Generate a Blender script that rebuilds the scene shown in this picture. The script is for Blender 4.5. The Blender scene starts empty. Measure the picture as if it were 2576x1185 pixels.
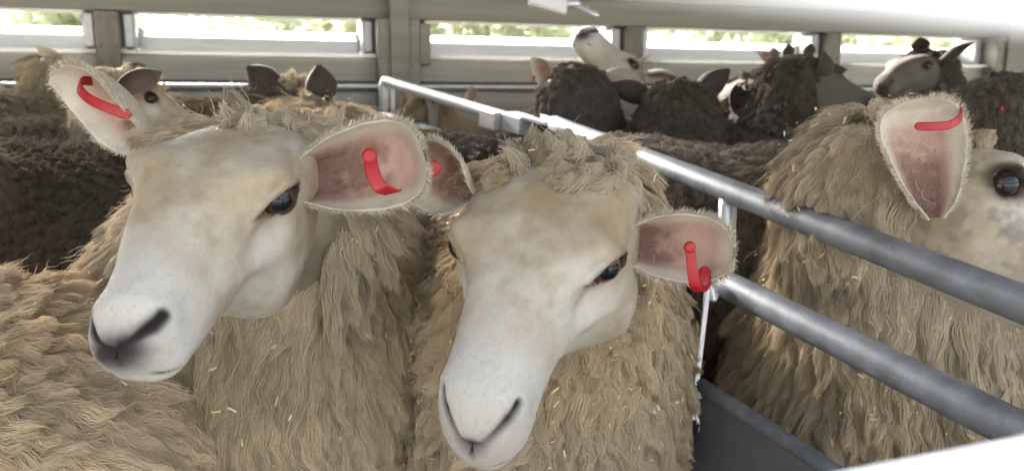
import bpy, math, random
import numpy as np
from mathutils import Vector, Matrix, noise as mnoise

# ------------------------------------------------------------------ camera, world, light
SC = bpy.context.scene
COL = SC.collection
RNG = np.random.default_rng(7)
random.seed(7)
ZC = 0.90                                   # eye height of the photographer above the trailer floor
FPX = 2012.0                                # focal length in units of a 2576 wide frame
TH, PI_, RO = math.radians(17.78), math.radians(10.13), math.radians(0.2)
_f = np.array([math.sin(TH) * math.cos(PI_), math.cos(TH) * math.cos(PI_), -math.sin(PI_)])
_r = np.array([math.cos(TH), -math.sin(TH), 0.0])
_u = np.cross(_r, _f)
CR = _r * math.cos(RO) + _u * math.sin(RO)
CU = -_r * math.sin(RO) + _u * math.cos(RO)
CB = -_f
CAMM = np.stack([CR, CU, CB], 1)            # camera frame -> world
CAMP = np.array([0.0, 0.0, ZC])

cam_d = bpy.data.cameras.new('camera')
cam = bpy.data.objects.new('camera', cam_d)
COL.objects.link(cam)
cam_d.sensor_width = 36.0
cam_d.lens = 36.0 * FPX / 2576.0
cam_d.clip_start = 0.01
cam_d.clip_end = 500.0
cam_d.dof.use_dof = True
cam_d.dof.focus_distance = 0.70
cam_d.dof.aperture_fstop = 7.6
M4 = Matrix.Identity(4)
for i in range(3):
    for j in range(3):
        M4[i][j] = CAMM[i, j]
    M4[i][3] = CAMP[i]
cam.matrix_world = M4
SC.camera = cam

SUN_EL, SUN_AZ = math.radians(25), math.radians(-18)     # azimuth from +Y towards +X
w = bpy.data.worlds.new('World')
SC.world = w
w.use_nodes = True
nt = w.node_tree
bg = nt.nodes['Background']
sky = nt.nodes.new('ShaderNodeTexSky')
sky.sky_type = 'NISHITA'
sky.sun_disc = False
sky.sun_elevation = SUN_EL
sky.sun_rotation = SUN_AZ
sky.air_density = 1.0
sky.dust_density = 6.0
sky.ozone_density = 0.6
hsv = nt.nodes.new('ShaderNodeHueSaturation')          # thin high cloud takes most of the blue out
hsv.inputs['Saturation'].default_value = 0.35
nt.links.new(sky.outputs[0], hsv.inputs['Color'])
nt.links.new(hsv.outputs[0], bg.inputs[0])
bg.inputs[1].default_value = 0.15
sl = bpy.data.lights.new('sun', 'SUN')
sl.energy = 4.5
sl.angle = math.radians(12)
sl.color = (1.0, 0.96, 0.9)
so = bpy.data.objects.new('sun', sl)
COL.objects.link(so)
sd = Vector((math.sin(SUN_AZ) * math.cos(SUN_EL), math.cos(SUN_AZ) * math.cos(SUN_EL), math.sin(SUN_EL)))
so.rotation_euler = sd.to_track_quat('Z', 'Y').to_euler()
SC.view_settings.view_transform = 'Standard'
SC.view_settings.look = 'None'
SC.view_settings.gamma = 1.0
SC.view_settings.exposure = 2.5
SC.render.engine = 'CYCLES'
cy = SC.cycles
cy.max_bounces = 7
cy.diffuse_bounces = 5
cy.glossy_bounces = 3
cy.transmission_bounces = 4
cy.transparent_max_bounces = 6
cy.use_denoising = True
cy.denoising_prefilter = 'NONE'
cy.caustics_reflective = False
cy.caustics_refractive = False
SC.render.hair_type = 'STRAND'


def W(px, py, d):
    """point d metres deep along the optical axis behind photo position px, py (2576 wide frame)"""
    c = np.array([(px - 1288.0) / FPX * d, -(py - 592.5) / FPX * d, -d])
    return CAMP + CAMM @ c


def WY(px, py, Y):
    """point on the vertical plane y = Y"""
    v = CAMM @ np.array([(px - 1288.0) / FPX, -(py - 592.5) / FPX, -1.0])
    return CAMP + v * (Y / v[1])


def C2W(v):
    return CAMM @ np.asarray(v, float)


# ------------------------------------------------------------------ materials
def mat(name, col, rough=0.6, metal=0.0, **k):
    m = bpy.data.materials.new(name)
    m.use_nodes = True
    n = m.node_tree.nodes['Principled BSDF']
    n.inputs['Base Color'].default_value = (*col, 1)
    n.inputs['Roughness'].default_value = rough
    n.inputs['Metallic'].default_value = metal
    for kk, v in k.items():
        n.inputs[kk].default_value = v
    return m


def noisy(name, c1, c2, scale=8, stretch=(1, 1, 1), rough=(0.4, 0.6), metal=0.0, bump=0.0, detail=5, scratch=0.0):
    m = mat(name, c1, 0.5, metal)
    t = m.node_tree
    N, L = t.nodes, t.links
    p = N['Principled BSDF']
    tc = N.new('ShaderNodeTexCoord')
    mp = N.new('ShaderNodeMapping')
    mp.inputs['Scale'].default_value = stretch
    L.new(tc.outputs['Object'], mp.inputs[0])
    nz = N.new('ShaderNodeTexNoise')
    nz.inputs['Scale'].default_value = scale
    nz.inputs['Detail'].default_value = detail
    nz.inputs['Roughness'].default_value = 0.65
    L.new(mp.outputs[0], nz.inputs['Vector'])
    cr = N.new('ShaderNodeValToRGB')
    cr.color_ramp.elements[0].position = 0.32
    cr.color_ramp.elements[1].position = 0.68
    cr.color_ramp.elements[0].color = (*c1, 1)
    cr.color_ramp.elements[1].color = (*c2, 1)
    L.new(nz.outputs[0], cr.inputs[0])
    colout = cr.outputs[0]
    mr = N.new('ShaderNodeMapRange')
    mr.inputs[3].default_value, mr.inputs[4].default_value = rough
    L.new(nz.outputs[0], mr.inputs[0])
    L.new(mr.outputs[0], p.inputs['Roughness'])
    if scratch:
        n2 = N.new('ShaderNodeTexNoise')
        n2.inputs['Scale'].default_value = scale * 14
        n2.inputs['Detail'].default_value = 3
        L.new(mp.outputs[0], n2.inputs['Vector'])
        c2r = N.new('ShaderNodeValToRGB')
        c2r.color_ramp.elements[0].position = 0.62
        c2r.color_ramp.elements[1].position = 0.7
        L.new(n2.outputs[0], c2r.inputs[0])
        mx = N.new('ShaderNodeMix')
        mx.data_type = 'RGBA'
        mm = N.new('ShaderNodeMath')
        mm.operation = 'MULTIPLY'
        mm.inputs[1].default_value = scratch
        L.new(c2r.outputs[0], mm.inputs[0])
        L.new(mm.outputs[0], mx.inputs['Factor'])
        L.new(colout, mx.inputs['A'])
        mx.inputs['B'].default_value = (0.75, 0.78, 0.8, 1)
        colout = mx.outputs['Result']
    L.new(colout, p.inputs['Base Color'])
    if bump:
        b = N.new('ShaderNodeBump')
        b.inputs['Strength'].default_value = bump
        b.inputs['Distance'].default_value = 0.002
        L.new(nz.outputs[0], b.inputs['Height'])
        L.new(b.outputs[0], p.inputs['Normal'])
    return m


M_ALU = noisy('aluminium_plank', (0.35, 0.33, 0.29), (0.46, 0.44, 0.395), 5, (0.6, 1, 14), (0.42, 0.6), 0.3, 0.1)
M_BEAM = noisy('aluminium_beam', (0.25, 0.24, 0.205), (0.34, 0.325, 0.285), 4, (0.5, 1, 8), (0.4, 0.6), 0.3, 0.1)
M_FRAME = noisy('slot_frame_aluminium', (0.55, 0.55, 0.58), (0.66, 0.66, 0.68), 9, (1, 1, 6), (0.3, 0.5), 0.45, 0.1)
M_POST = noisy('post_aluminium', (0.22, 0.20, 0.17), (0.32, 0.30, 0.26), 6, (6, 6, 1), (0.45, 0.65), 0.2, 0.1)
M_DECK = noisy('deck_underside', (0.45, 0.44, 0.42), (0.58, 0.57, 0.55), 6, (1, 6, 1), (0.35, 0.5), 0.35, 0.1)
M_TUBE = noisy('worn_galvanised_tube', (0.10, 0.11, 0.13), (0.22, 0.24, 0.27), 22, (1, 1, 1), (0.45, 0.68), 0.3, 0.4, 9, 0.10)
M_SHINY = noisy('bright_aluminium', (0.72, 0.75, 0.8), (0.82, 0.84, 0.88), 16, (1, 1, 1), (0.25, 0.4), 0.55, 0.1)
M_GALV = noisy('pale_galvanised_tube', (0.68, 0.71, 0.76), (0.80, 0.83, 0.88), 14, (1, 1, 1), (0.3, 0.45), 0.2, 0.1)
M_SHEET = noisy('grey_sheet', (0.10, 0.105, 0.12), (0.15, 0.155, 0.17), 7, (1, 1, 1), (0.4, 0.6), 0.35, 0.1)
M_SLAT = noisy('white_aluminium_slat', (0.85, 0.86, 0.88), (0.9, 0.9, 0.9), 6, (1, 1, 4), (0.4, 0.6), 0.1)
M_FLOOR = noisy('trailer_floor', (0.06, 0.05, 0.035), (0.16, 0.13, 0.09), 12, (1, 1, 1), (0.6, 0.9), 0.0, 0.6)
M_RED = mat('red_plastic', (0.36, 0.012, 0.018), 0.42, 0, **{'Subsurface Weight': 0.0})
M_CLEAR = mat('clear_plastic', (0.75, 0.8, 0.85), 0.15, 0, **{'Transmission Weight': 0.55})
M_STRAW = noisy('straw', (0.5, 0.38, 0.18), (0.75, 0.63, 0.42), 60, (1, 1, 1), (0.5, 0.7))


def attr_mat(name, attr, kind, rough=0.75, transl=0.25):
    m = bpy.data.materials.new(name)
    m.use_nodes = True
    t = m.node_tree
    N, L = t.nodes, t.links
    N.clear()
    out = N.new('ShaderNodeOutputMaterial')
    a = N.new('ShaderNodeAttribute')
    a.attribute_name = attr
    if kind == 'hair':
        d = N.new('ShaderNodeBsdfDiffuse')
        d.inputs['Roughness'].default_value = 0.3
        tr = N.new('ShaderNodeBsdfTranslucent')
        mx = N.new('ShaderNodeMixShader')
        mx.inputs[0].default_value = transl
        L.new(a.outputs['Color'], d.inputs[0])
        L.new(a.outputs['Color'], tr.inputs[0])
        L.new(d.outputs[0], mx.inputs[1])
        L.new(tr.outputs[0], mx.inputs[2])
        g = N.new('ShaderNodeBsdfGlossy')
        g.inputs['Roughness'].default_value = 0.5
        g.inputs[0].default_value = (1, 1, 1, 1)
        m2 = N.new('ShaderNodeMixShader')
        m2.inputs[0].default_value = 0.015
        L.new(mx.outputs[0], m2.inputs[1])
        L.new(g.outputs[0], m2.inputs[2])
        L.new(m2.outputs[0], out.inputs[0])
    else:
        p = N.new('ShaderNodeBsdfPrincipled')
        p.inputs['Roughness'].default_value = rough
        p.inputs['Subsurface Weight'].default_value = 0.0
        p.inputs['Sheen Weight'].default_value = 0.04
        p.inputs['Specular IOR Level'].default_value = 0.25
        tc = N.new('ShaderNodeTexCoord')
        nz = N.new('ShaderNodeTexNoise')
        nz.inputs['Scale'].default_value = 420
        nz.inputs['Detail'].default_value = 3
        L.new(tc.outputs['Object'], nz.inputs['Vector'])
        b = N.new('ShaderNodeBump')
        b.inputs['Strength'].default_value = 0.35
        b.inputs['Distance'].default_value = 0.001
        L.new(nz.outputs[0], b.inputs['Height'])
        L.new(b.outputs[0], p.inputs['Normal'])
        hs = N.new('ShaderNodeMixRGB')
        hs.blend_type = 'MULTIPLY'
        hs.inputs[0].default_value = 0.25
        L.new(a.outputs['Color'], hs.inputs[1])
        L.new(nz.outputs[0], hs.inputs[2])
        L.new(hs.outputs[0], p.inputs['Base Color'])
        L.new(p.outputs[0], out.inputs[0])
    return m


M_HAIR = attr_mat('wool_fibre', 'tint', 'hair', transl=.14)
M_FUR = attr_mat('short_fur', 'tint', 'hair', transl=0.3)
M_SKIN = attr_mat('sheep_skin', 'tint', 'skin')


def eye_material(name, iris, pupil=(0.004, 0.005, 0.007)):
    m = mat(name, (0.02, 0.02, 0.02), 0.12, 0, **{'Specular IOR Level': 0.3, 'Coat Weight': 0.25, 'Coat Roughness': 0.02})
    t = m.node_tree
    N, L = t.nodes, t.links
    p = N['Principled BSDF']
    a = N.new('ShaderNodeAttribute')
    a.attribute_name = 'tint'
    L.new(a.outputs['Color'], p.inputs['Base Color'])
    return m


M_EYE = eye_material('wet_eye', (0.2, 0.1, 0.02))

M_GLARE = mat('glare_white_lip', (0.9, 0.9, 0.9), 0.5)  # white translucent slot lip and sill ledge imitate glare
_t = M_GLARE.node_tree.nodes.new('ShaderNodeBsdfTranslucent')
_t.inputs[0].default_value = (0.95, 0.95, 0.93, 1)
_m = M_GLARE.node_tree.nodes.new('ShaderNodeMixShader')
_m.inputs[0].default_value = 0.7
M_GLARE.node_tree.links.new(M_GLARE.node_tree.nodes['Principled BSDF'].outputs[0], _m.inputs[1])
M_GLARE.node_tree.links.new(_t.outputs[0], _m.inputs[2])
M_GLARE.node_tree.links.new(_m.outputs[0], M_GLARE.node_tree.nodes['Material Output'].inputs[0])

# ------------------------------------------------------------------ object helpers
GRP = []


def put(o, name, parent=None, mats=(), smooth=False):
    COL.objects.link(o)
    if parent is not None:
        o.parent = parent
        o.matrix_parent_inverse = Matrix.Identity(4)
    for m in mats:
        o.data.materials.append(m)
    return o


def mesh(name, V, Fc, material, parent=None, smooth=True, origin=None, tint=None):
    """V in world coordinates; origin = the world location of the parent"""
    V = np.asarray(V, float)
    if parent is not None:
        V = V - np.array(parent.location)
    me = bpy.data.meshes.new(name)
    me.from_pydata(V.tolist(), [], Fc if isinstance(Fc, list) else Fc.tolist())
    me.validate()
    if smooth:
        me.polygons.foreach_set('use_smooth', np.ones(len(me.polygons), bool))
    if tint is not None:
        a = me.attributes.new('tint', 'FLOAT_COLOR', 'POINT')
        c = np.ones((len(V), 4), np.float32)
        c[:, :3] = tint
        a.data.foreach_set('color', c.ravel())
    me.update()
    o = bpy.data.objects.new(name, me)
    return put(o, name, parent, (material,))


def empty(name, loc, label, cat, group=None):
    o = bpy.data.objects.new(name, None)
    o.empty_display_size = 0.1
    COL.objects.link(o)
    o.location = [float(x) for x in loc]
    o['label'] = label
    o['category'] = cat
    if group:
        o['group'] = group
    return o


def nrm(v):
    v = np.asarray(v, float)
    return v / (np.linalg.norm(v, axis=-1, keepdims=True) + 1e-12)


def box_vf(c, ax, half, bev=0.0):
    """oriented box with chamfered edges; ax 3x3 columns"""
    c = np.asarray(c, float)
    b = min(bev, min(half) * 0.45)
    pts, faces = [], []
    idx = {}
    for sx in (-1, 1):
        for sy in (-1, 1):
            for sz in (-1, 1):
                for k in range(3):
                    h = np.array([half[0] * sx, half[1] * sy, half[2] * sz], float)
                    s = (sx, sy, sz)
                    for j in range(3):
                        if j != k:
                            h[j] -= b * s[j]
                    idx[(sx, sy, sz, k)] = len(pts)
                    pts.append(c + ax @ h)
    for k in range(3):
        i, j = (k + 1) % 3, (k + 2) % 3
        for s in (-1, 1):
            q = []
            for a, d in ((-1, -1), (1, -1), (1, 1), (-1, 1)):
                t = [0, 0, 0]
                t[k], t[i], t[j] = s, a, d
                q.append(idx[(*t, k)])
            faces.append(q if s > 0 else q[::-1])
            # edges running along axis k
        for a in (-1, 1):
            for d in (-1, 1):
                t0 = [0, 0, 0]
                t1 = [0, 0, 0]
                t0[k], t0[i], t0[j] = -1, a, d
                t1[k], t1[i], t1[j] = 1, a, d
                q = [idx[(*t0, i)], idx[(*t1, i)], idx[(*t1, j)], idx[(*t0, j)]]
                faces.append(q if a * d < 0 else q[::-1])
    for sx in (-1, 1):
        for sy in (-1, 1):
            for sz in (-1, 1):
                q = [idx[(sx, sy, sz, k)] for k in range(3)]
                faces.append(q if sx * sy * sz > 0 else q[::-1])
    return np.array(pts), faces


def join(parts):
    V, Fc, n = [], [], 0
    for v, f in parts:
        V.append(v)
        Fc += [[i + n for i in q] for q in f]
        n += len(v)
    return np.concatenate(V), Fc


AX = np.eye(3)


def bx(x0, x1, y0, y1, z0, z1, bev=0.003):
    return box_vf(((x0 + x1) / 2, (y0 + y1) / 2, (z0 + z1) / 2), AX, (abs(x1 - x0) / 2, abs(y1 - y0) / 2, abs(z1 - z0) / 2), bev)


def frames(path):
    path = np.asarray(path, float)
    T = nrm(np.gradient(path, axis=0))
    up = np.array([0, 0, 1.0]) if abs(T[0][2]) < 0.9 else np.array([1.0, 0, 0])
    A = nrm(np.cross(up, T[0]))
    As = []
    for t in T:
        A = nrm(A - t * (A @ t))
        As.append(A)
    As = np.array(As)
    return T, As, np.cross(T, As)


def tube_vf(path, r, n=20, caps=True):
    path = np.asarray(path, float)
    r = np.broadcast_to(np.asarray(r, float), (len(path),))
    T, A, B = frames(path)
    a = np.linspace(0, 2 * np.pi, n, endpoint=False)
    V = path[:, None] + r[:, None, None] * (np.cos(a)[None, :, None] * A[:, None] + np.sin(a)[None, :, None] * B[:, None])
    m = len(path)
    V = V.reshape(-1, 3)
    Fc = [[i * n + j, i * n + (j + 1) % n, (i + 1) * n + (j + 1) % n, (i + 1) * n + j] for i in range(m - 1) for j in range(n)]
    if caps:
        Fc += [list(range(n))[::-1], [(m - 1) * n + j for j in range(n)]]
    return V, Fc


def strip_vf(path, side, wid, thk):
    """flat strap of given width (along SIDE) and thickness swept along path, rounded ends"""
    path = np.asarray(path, float)
    # resample
    from_l = np.r_[0, np.cumsum(np.linalg.norm(np.diff(path, axis=0), axis=1))]
    s = np.linspace(0, from_l[-1], 40)
    path = np.stack([np.interp(s, from_l, path[:, k]) for k in range(3)], 1)
    for _ in range(4):
        path[1:-1] = (path[:-2] + path[2:] + 2 * path[1:-1]) / 4
    T = nrm(np.gradient(path, axis=0))
    S = nrm(np.asarray(side, float) - T * (T @ np.asarray(side, float))[:, None])
    Nn = np.cross(T, S)
    e = np.minimum(s, s[-1] - s) / (wid / 2)
    ws = wid / 2 * np.sqrt(np.clip(1 - (1 - np.clip(e, 0.05, 1)) ** 2, 0.05, 1))
    k = 12
    a = np.linspace(0, 2 * np.pi, k, endpoint=False)
    ca = np.sign(np.cos(a)) * np.abs(np.cos(a)) ** 0.5
    sa = np.sign(np.sin(a)) * np.abs(np.sin(a)) ** 0.5
    V = path[:, None] + ws[:, None, None] * ca[None, :, None] * S[:, None] + thk / 2 * sa[None, :, None] * Nn[:, None]
    m = len(path)
    V = V.reshape(-1, 3)
    Fc = [[i * k + j, i * k + (j + 1) % k, (i + 1) * k + (j + 1) % k, (i + 1) * k + j] for i in range(m - 1) for j in range(k)]
    Fc += [list(range(k))[::-1], [(m - 1) * k + j for j in range(k)]]
    return V, Fc


# value noise, vectorised --------------------------------------------------------
_P = RNG.random((32, 32, 32))


def vnoise(p, freq=1.0, seed=0):
    p = np.asarray(p, float) * freq + seed * 7.31
    i = np.floor(p).astype(int)
    f = p - i
    f = f * f * (3 - 2 * f)
    r = 0
    for dx in (0, 1):
        for dy in (0, 1):
            for dz in (0, 1):
                wgt = (f[..., 0] if dx else 1 - f[..., 0]) * (f[..., 1] if dy else 1 - f[..., 1]) * (f[..., 2] if dz else 1 - f[..., 2])
                r = r + wgt * _P[(i[..., 0] + dx) % 32, (i[..., 1] + dy) % 32, (i[..., 2] + dz) % 32]
    return r * 2 - 1


def fbm(p, freq=1.0, octs=3, seed=0):
    return sum(vnoise(p, freq * 2 ** k, seed + k) * 0.5 ** k for k in range(octs)) / 1.6


def vecnoise(p, freq, seed=0):
    return np.stack([vnoise(p, freq, seed + 11 * k) for k in range(3)], -1)


# ------------------------------------------------------------------ the trailer
FY = 2.45
ZB, ZA, ZRAIL = ZC + 0.041 * FY, ZC + 0.086 * FY, ZC + 0.006 * FY
PX0, PDX = -0.147 * FY, 0.317 * FY
trailer = empty('livestock_trailer', (0, 0, 0), 'aluminium livestock trailer whose slotted side walls and deck enclose the sheep', 'trailer')


def wallpart(name, parts, m, parent=trailer, smooth=False):
    V, Fc = join(parts)
    return mesh(name, V, Fc, m, parent, smooth)


XL, XR = -3.2, 6.5
posts = [PX0 + k * PDX for k in range(-3, 9)]
# top beam, planks below the slots
wallpart('top_beam', [bx(XL, XR, FY - 0.02, FY + 0.09, ZA, ZA + 0.12), bx(XL, XR, FY - 0.045, FY - 0.02, ZA + 0.075, ZA + 0.12, 0.004)], M_BEAM)
wallpart('wall_plank', [bx(XL, XR, FY - 0.02, FY + 0.09, ZA + .36, ZA + 0.46)], M_ALU)  # unseen gap below this plank, added to let rim light onto the backs
wallpart('wall_backing', [bx(XL, XR, FY + 0.062, FY + 0.07, 0.01, ZB - .004, 0.001)], M_BEAM)
wallpart('wall_plank', [bx(XL, XR, FY - 0.01, FY + 0.06, ZRAIL + 0.012, ZB, 0.005)], M_ALU)
for k in range(5):
    z1 = ZRAIL - 0.012 - k * 0.2
    wallpart('wall_plank', [bx(XL, XR, FY - 0.008, FY + 0.055, z1 - 0.195, z1, 0.006)] +
             [bx(XL, XR, FY - 0.013, FY - 0.008, z1 - 0.13, z1 - 0.125, 0.001), bx(XL, XR, FY - 0.013, FY - 0.008, z1 - 0.05, z1 - 0.045, 0.001)], M_ALU)
wallpart('sill_ledge', [bx(XL, XR, FY - 0.03, FY + 0.125, ZB - 0.001 + 0.0, ZB + 0.010, 0.003)], M_GLARE)
V, Fc = tube_vf([(XL, FY - 0.03, ZRAIL), (XR, FY - 0.03, ZRAIL)], 0.007, 10)
mesh('wall_rail', V, Fc, M_SHINY, trailer)
for k, x in enumerate(posts):
    big = (k - 3) % 3 == 1
    hw = 0.065 if big else 0.03
    if (k - 3) == 1:
        hw = 0.062
    pr = [bx(x - hw, x + hw, FY - 0.07 if big else FY - 0.035, FY + 0.07, 0.0, ZA - 0.001)]
    if big:
        pr.append(bx(x - hw * 0.45, x + hw * 0.45, FY - 0.082, FY - 0.07, 0, ZA + 0.07, 0.002))
        pr.append(bx(x + hw, x + hw + 0.035, FY - 0.055, FY + 0.03, ZB - 0.02, ZA - 0.012, 0.003))
    pr.append(bx(x - hw, x + hw, FY, FY + 0.06, ZA + 0.121, ZA + 0.359))
    yf = FY - (0.082 if big else 0.035)
    for zr in (ZB + .02, ZA - .015, ZRAIL + .06, ZRAIL - .05):
        for sx in (-.6, .6):
            if big and abs(sx) > .5:
                yf = FY - .07
            v_, f_ = tube_vf([(x + sx * hw, yf + .001, zr), (x + sx * hw, yf - .004, zr)], [.006, .0045], 8)
            pr.append((v_, f_))
    wallpart('wall_post', pr, M_POST if not big else M_BEAM)
for k in range(len(posts) - 1):
    a = posts[k] + (0.062 if (k - 3) % 3 == 1 else 0.03)
    b = posts[k + 1] - (0.062 if (k - 2) % 3 == 1 else 0.03)
    zl = ZB + 0.052
    fr = [bx(a + 0.035, b - 0.035, FY + 0.08, FY + 0.088, ZB + 0.01, zl, 0.002),
          bx(a + 0.002, a + 0.035, FY + 0.0, FY + 0.12, ZB + 0.012, ZA - 0.001, 0.01),
          bx(b - 0.035, b - 0.002, FY + 0.0, FY + 0.12, ZB + 0.012, ZA - 0.001, 0.01)]
    # small fillets in the lower corners
    for s, xx in ((1, a + 0.035), (-1, b - 0.035)):
        fr.append(box_vf((xx + s * 0.005, FY + 0.1, zl + 0.012), np.array([[0.707, 0, -0.707], [0, 1, 0], [0.707, 0, 0.707]]), (0.009, 0.02, 0.009), 0.002))
    wallpart('slot_frame', fr, M_FRAME)
    wallpart('slot_lip', [bx(a + 0.036, b - 0.036, FY + 0.089, FY + 0.094, zl - .008, zl + 0.022, 0.002)], M_GLARE)
# end walls and deck above
wallpart('front_bulkhead', [bx(XL - 0.06, XL, -0.1, FY + 0.1, 0.0, ZA + 0.46)], M_ALU)
wallpart('rear_door', [bx(XR, XR + 0.06, -0.1, FY + 0.1, 0.0, ZA + 0.46)], M_ALU)
ZD = ZA + 0.462
wallpart('upper_deck', [bx(XL, XR, 0.12, FY + 0.09, ZD, ZD + 0.05)], M_DECK)
for y in (0.55, 1.0, 1.45, 1.9, 2.3):
    wallpart('deck_rib', [bx(XL, XR, y - 0.02, y + 0.02, ZD - 0.028, ZD - 0.0005)], M_DECK)
wallpart('trailer_floor', [bx(XL, XR, -0.06, FY + 0.09, -0.06, 0.0)], M_FLOOR)

# near side wall: slats above and below the slot the photographer looks through


def slab(name, p0, p1, down, thick, h, m, bev=0.006):
    p0, p1 = np.asarray(p0), np.asarray(p1)
    x = nrm(p1 - p0)
    dn = nrm(down - x * (x @ down))
    t = np.cross(x, dn)
    c = (p0 + p1) / 2 + dn * h / 2
    ax = np.stack([x, dn, t], 1)
    V, Fc = box_vf(c, ax, (np.linalg.norm(p1 - p0) / 2, h / 2, thick / 2), bev)
    return mesh(name, V, Fc, m, trailer, False)


slab('near_slat', W(1250, -62, .065), W(2900, 112, .078), CU, .003, .62, M_SLAT)
slab('near_slat', W(1850, 1236, .30), W(2900, 1030, .30), -CU, .004, .80, M_SLAT)

# ------------------------------------------------------------------ gates
R_T = 0.0152
ga = np.array([W(1395, 311, 1.58), W(2650, 794, .60)])
gb = np.array([W(1812, 708, .985), W(2650, 1128, .60)])
ga[1] += (ga[1] - ga[0]) * .12
gb[1] += (gb[1] - gb[0]) * .12
gate = empty('pen_gate', (ga[0][0], ga[0][1], 0), 'worn grey tubular gate crossing the right foreground in front of the woolly flank', 'gate')


def line(a, b, n=24):
    t = np.linspace(0, 1, n)[:, None]
    return a * (1 - t) + b * t


V, Fc = tube_vf(line(ga[0], ga[1]), R_T, 28)
mesh('top_tube', V, Fc, M_TUBE, gate)
V, Fc = tube_vf(line(gb[0], gb[1]), R_T * 1.1, 28)
mesh('lower_tube', V, Fc, M_TUBE, gate)
tt = np.interp(1830, [1395, 2650], [0, 1])
k0 = (1 / 1.58) * (1 - tt) + (1 / .60) * tt
sa = W(1832, 490, 1 / k0)
V, Fc = tube_vf(line(sa, W(1822, 700, .985), 6), .0115, 18)
mesh('strut', V, Fc, M_SHINY, gate)
# thin end strap with its ragged weld
e0, e1 = W(1782, 712, .955), W(1751, 968, .955)
V, Fc = box_vf((e0 + e1) / 2, np.stack([nrm(e1 - e0), nrm(np.cross(nrm(e1 - e0), CB)), nrm(np.cross(nrm(e1 - e0), nrm(np.cross(nrm(e1 - e0), CB))))], 1), (np.linalg.norm(e1 - e0) / 2, .0032, .003), .0008)
mesh('end_strap', V, Fc, M_FRAME, gate, False)
prts = []
for q, (x0, y0, x1, y1, rr) in enumerate([(1748, 960, 1744, 1030, .0036), (1757, 966, 1750, 1010, .003), (1750, 1010, 1756, 1064, .0026), (1743, 1028, 1741, 1054, .0028), (1760, 985, 1762, 1000, .002)]):
    pth = line(W(x0, y0, .953), W(x1, y1, .953), 9) + vecnoise(np.arange(9)[:, None] * [.7, .3, .2] + q, 1.0, q) * .0016
    prts.append(tube_vf(pth, rr * (1 + .4 * vnoise(np.arange(9)[:, None] * [1.3, 1, 1] + q * 3, 1.0)), 8))
V, Fc = join(prts)
mesh('weld_bead', V, Fc, M_SHINY, gate)
prts = []
for q in range(5):
    prts.append(tube_vf([W(1790 + q * 3, 700 + q * 9, .958), W(1786 + q * 2, 716 + q * 9, .958), W(1792, 722 + q * 9, .958)], [.004, .005, .003], 8))
V, Fc = join(prts)
mesh('weld_bead', V, Fc, M_SHINY, gate)
# sheet panel in the lower half of the gate
pa, pb = W(1764, 968, .955), W(2420, 1392, .64)
hd = nrm((pb - pa) * [1, 1, 0])
prts = [tube_vf(line(pa, pb, 8), .0085, 12)]
V, Fc = join(prts)
mesh('panel_rim', V, Fc, M_TUBE, gate)
pz = pa - nrm(pb - pa) * .25
V = [pz, pb, np.array([pb[0], pb[1], .06]), np.array([pz[0], pz[1], .06])]
nn = nrm(np.cross(hd, [0, 0, 1])) * .002
V = np.array([v - nn for v in V] + [v + nn for v in V])
mesh('panel_sheet', V, [[0, 1, 2, 3], [7, 6, 5, 4], [0, 4, 5, 1], [1, 5, 6, 2], [2, 6, 7, 3], [3, 7, 4, 0]], M_SHEET, gate, False)
for a, b in ((ga[1], gb[1]),):
    V, Fc = tube_vf(line(a, b, 4), .014, 14)
    mesh('strut', V, Fc, M_TUBE, gate)

fa, fb = W(966, 207, 2.15), W(1300, 306, 1.70)
far = empty('pen_gate', (fa[0], fa[1], 0), 'bright silver tube gate whose far corner stands against the back wall by the wide pillar', 'gate')
V, Fc = tube_vf(np.array([W(966, 290, 2.15), W(966, 222, 2.15), W(966.5, 212, 2.15), W(969, 206, 2.147), W(980, 208, 2.135)] + list(line(W(1000, 214, 2.10), fb, 10))), .0135, 16)
mesh('top_tube', V, Fc, M_GALV, far)
V, Fc = tube_vf(line(W(987, 214, 2.12), W(988, 290, 2.12), 4), .006, 10)
mesh('strut', V, Fc, M_GALV, far)
V, Fc = tube_vf(line(W(962, 290, 2.15), W(1100, 335, 1.95), 6), .0125, 14)
mesh('lower_tube', V, Fc, M_GALV, far)
V, Fc = tube_vf(line(W(1091, 250, 1.98), W(1091, 330, 1.98), 4), .013, 12)
mesh('strut', V, Fc, M_POST, far)
# sliding joint: two plates and the bright top channel
dj = nrm(W(1464, 340, 1.50) - W(1217, 272, 1.80))
vj = nrm(np.array([0, 0, 1.0]) - dj * dj[2])
nj = np.cross(dj, vj)
for a, b, da, hh in (((1220, 296), (1268, 306), 1.775, .0195), ((1275, 304), (1335, 319), 1.72, .019)):
    p0, p1 = W(*a, da), W(*b, da - .05)
    c = (p0 + p1) / 2 - nj * .0
    V, Fc = box_vf(c, np.stack([dj, vj, nj], 1), (np.linalg.norm(p1 - p0) / 2, hh, .021), .002)
    mesh('joint_plate', V, Fc, M_GALV if False else M_FRAME, far, False)
for a, b, da, db, hw in (((1290, 286), (1385, 312), 1.70, 1.60, .012), ((1365, 293), (1468, 333), 1.62, 1.49, .006), ((1425, 334), (1520, 362), 1.52, 1.42, .011)):
    p0, p1 = W(*a, da), W(*b, db)
    V, Fc = box_vf((p0 + p1) / 2, np.stack([nrm(p1 - p0), nj, nrm(np.cross(nrm(p1 - p0), nj))], 1), (np.linalg.norm(p1 - p0) / 2, hw, .004), .001)
    mesh('joint_rail', V, Fc, M_GALV, far, False)

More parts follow.
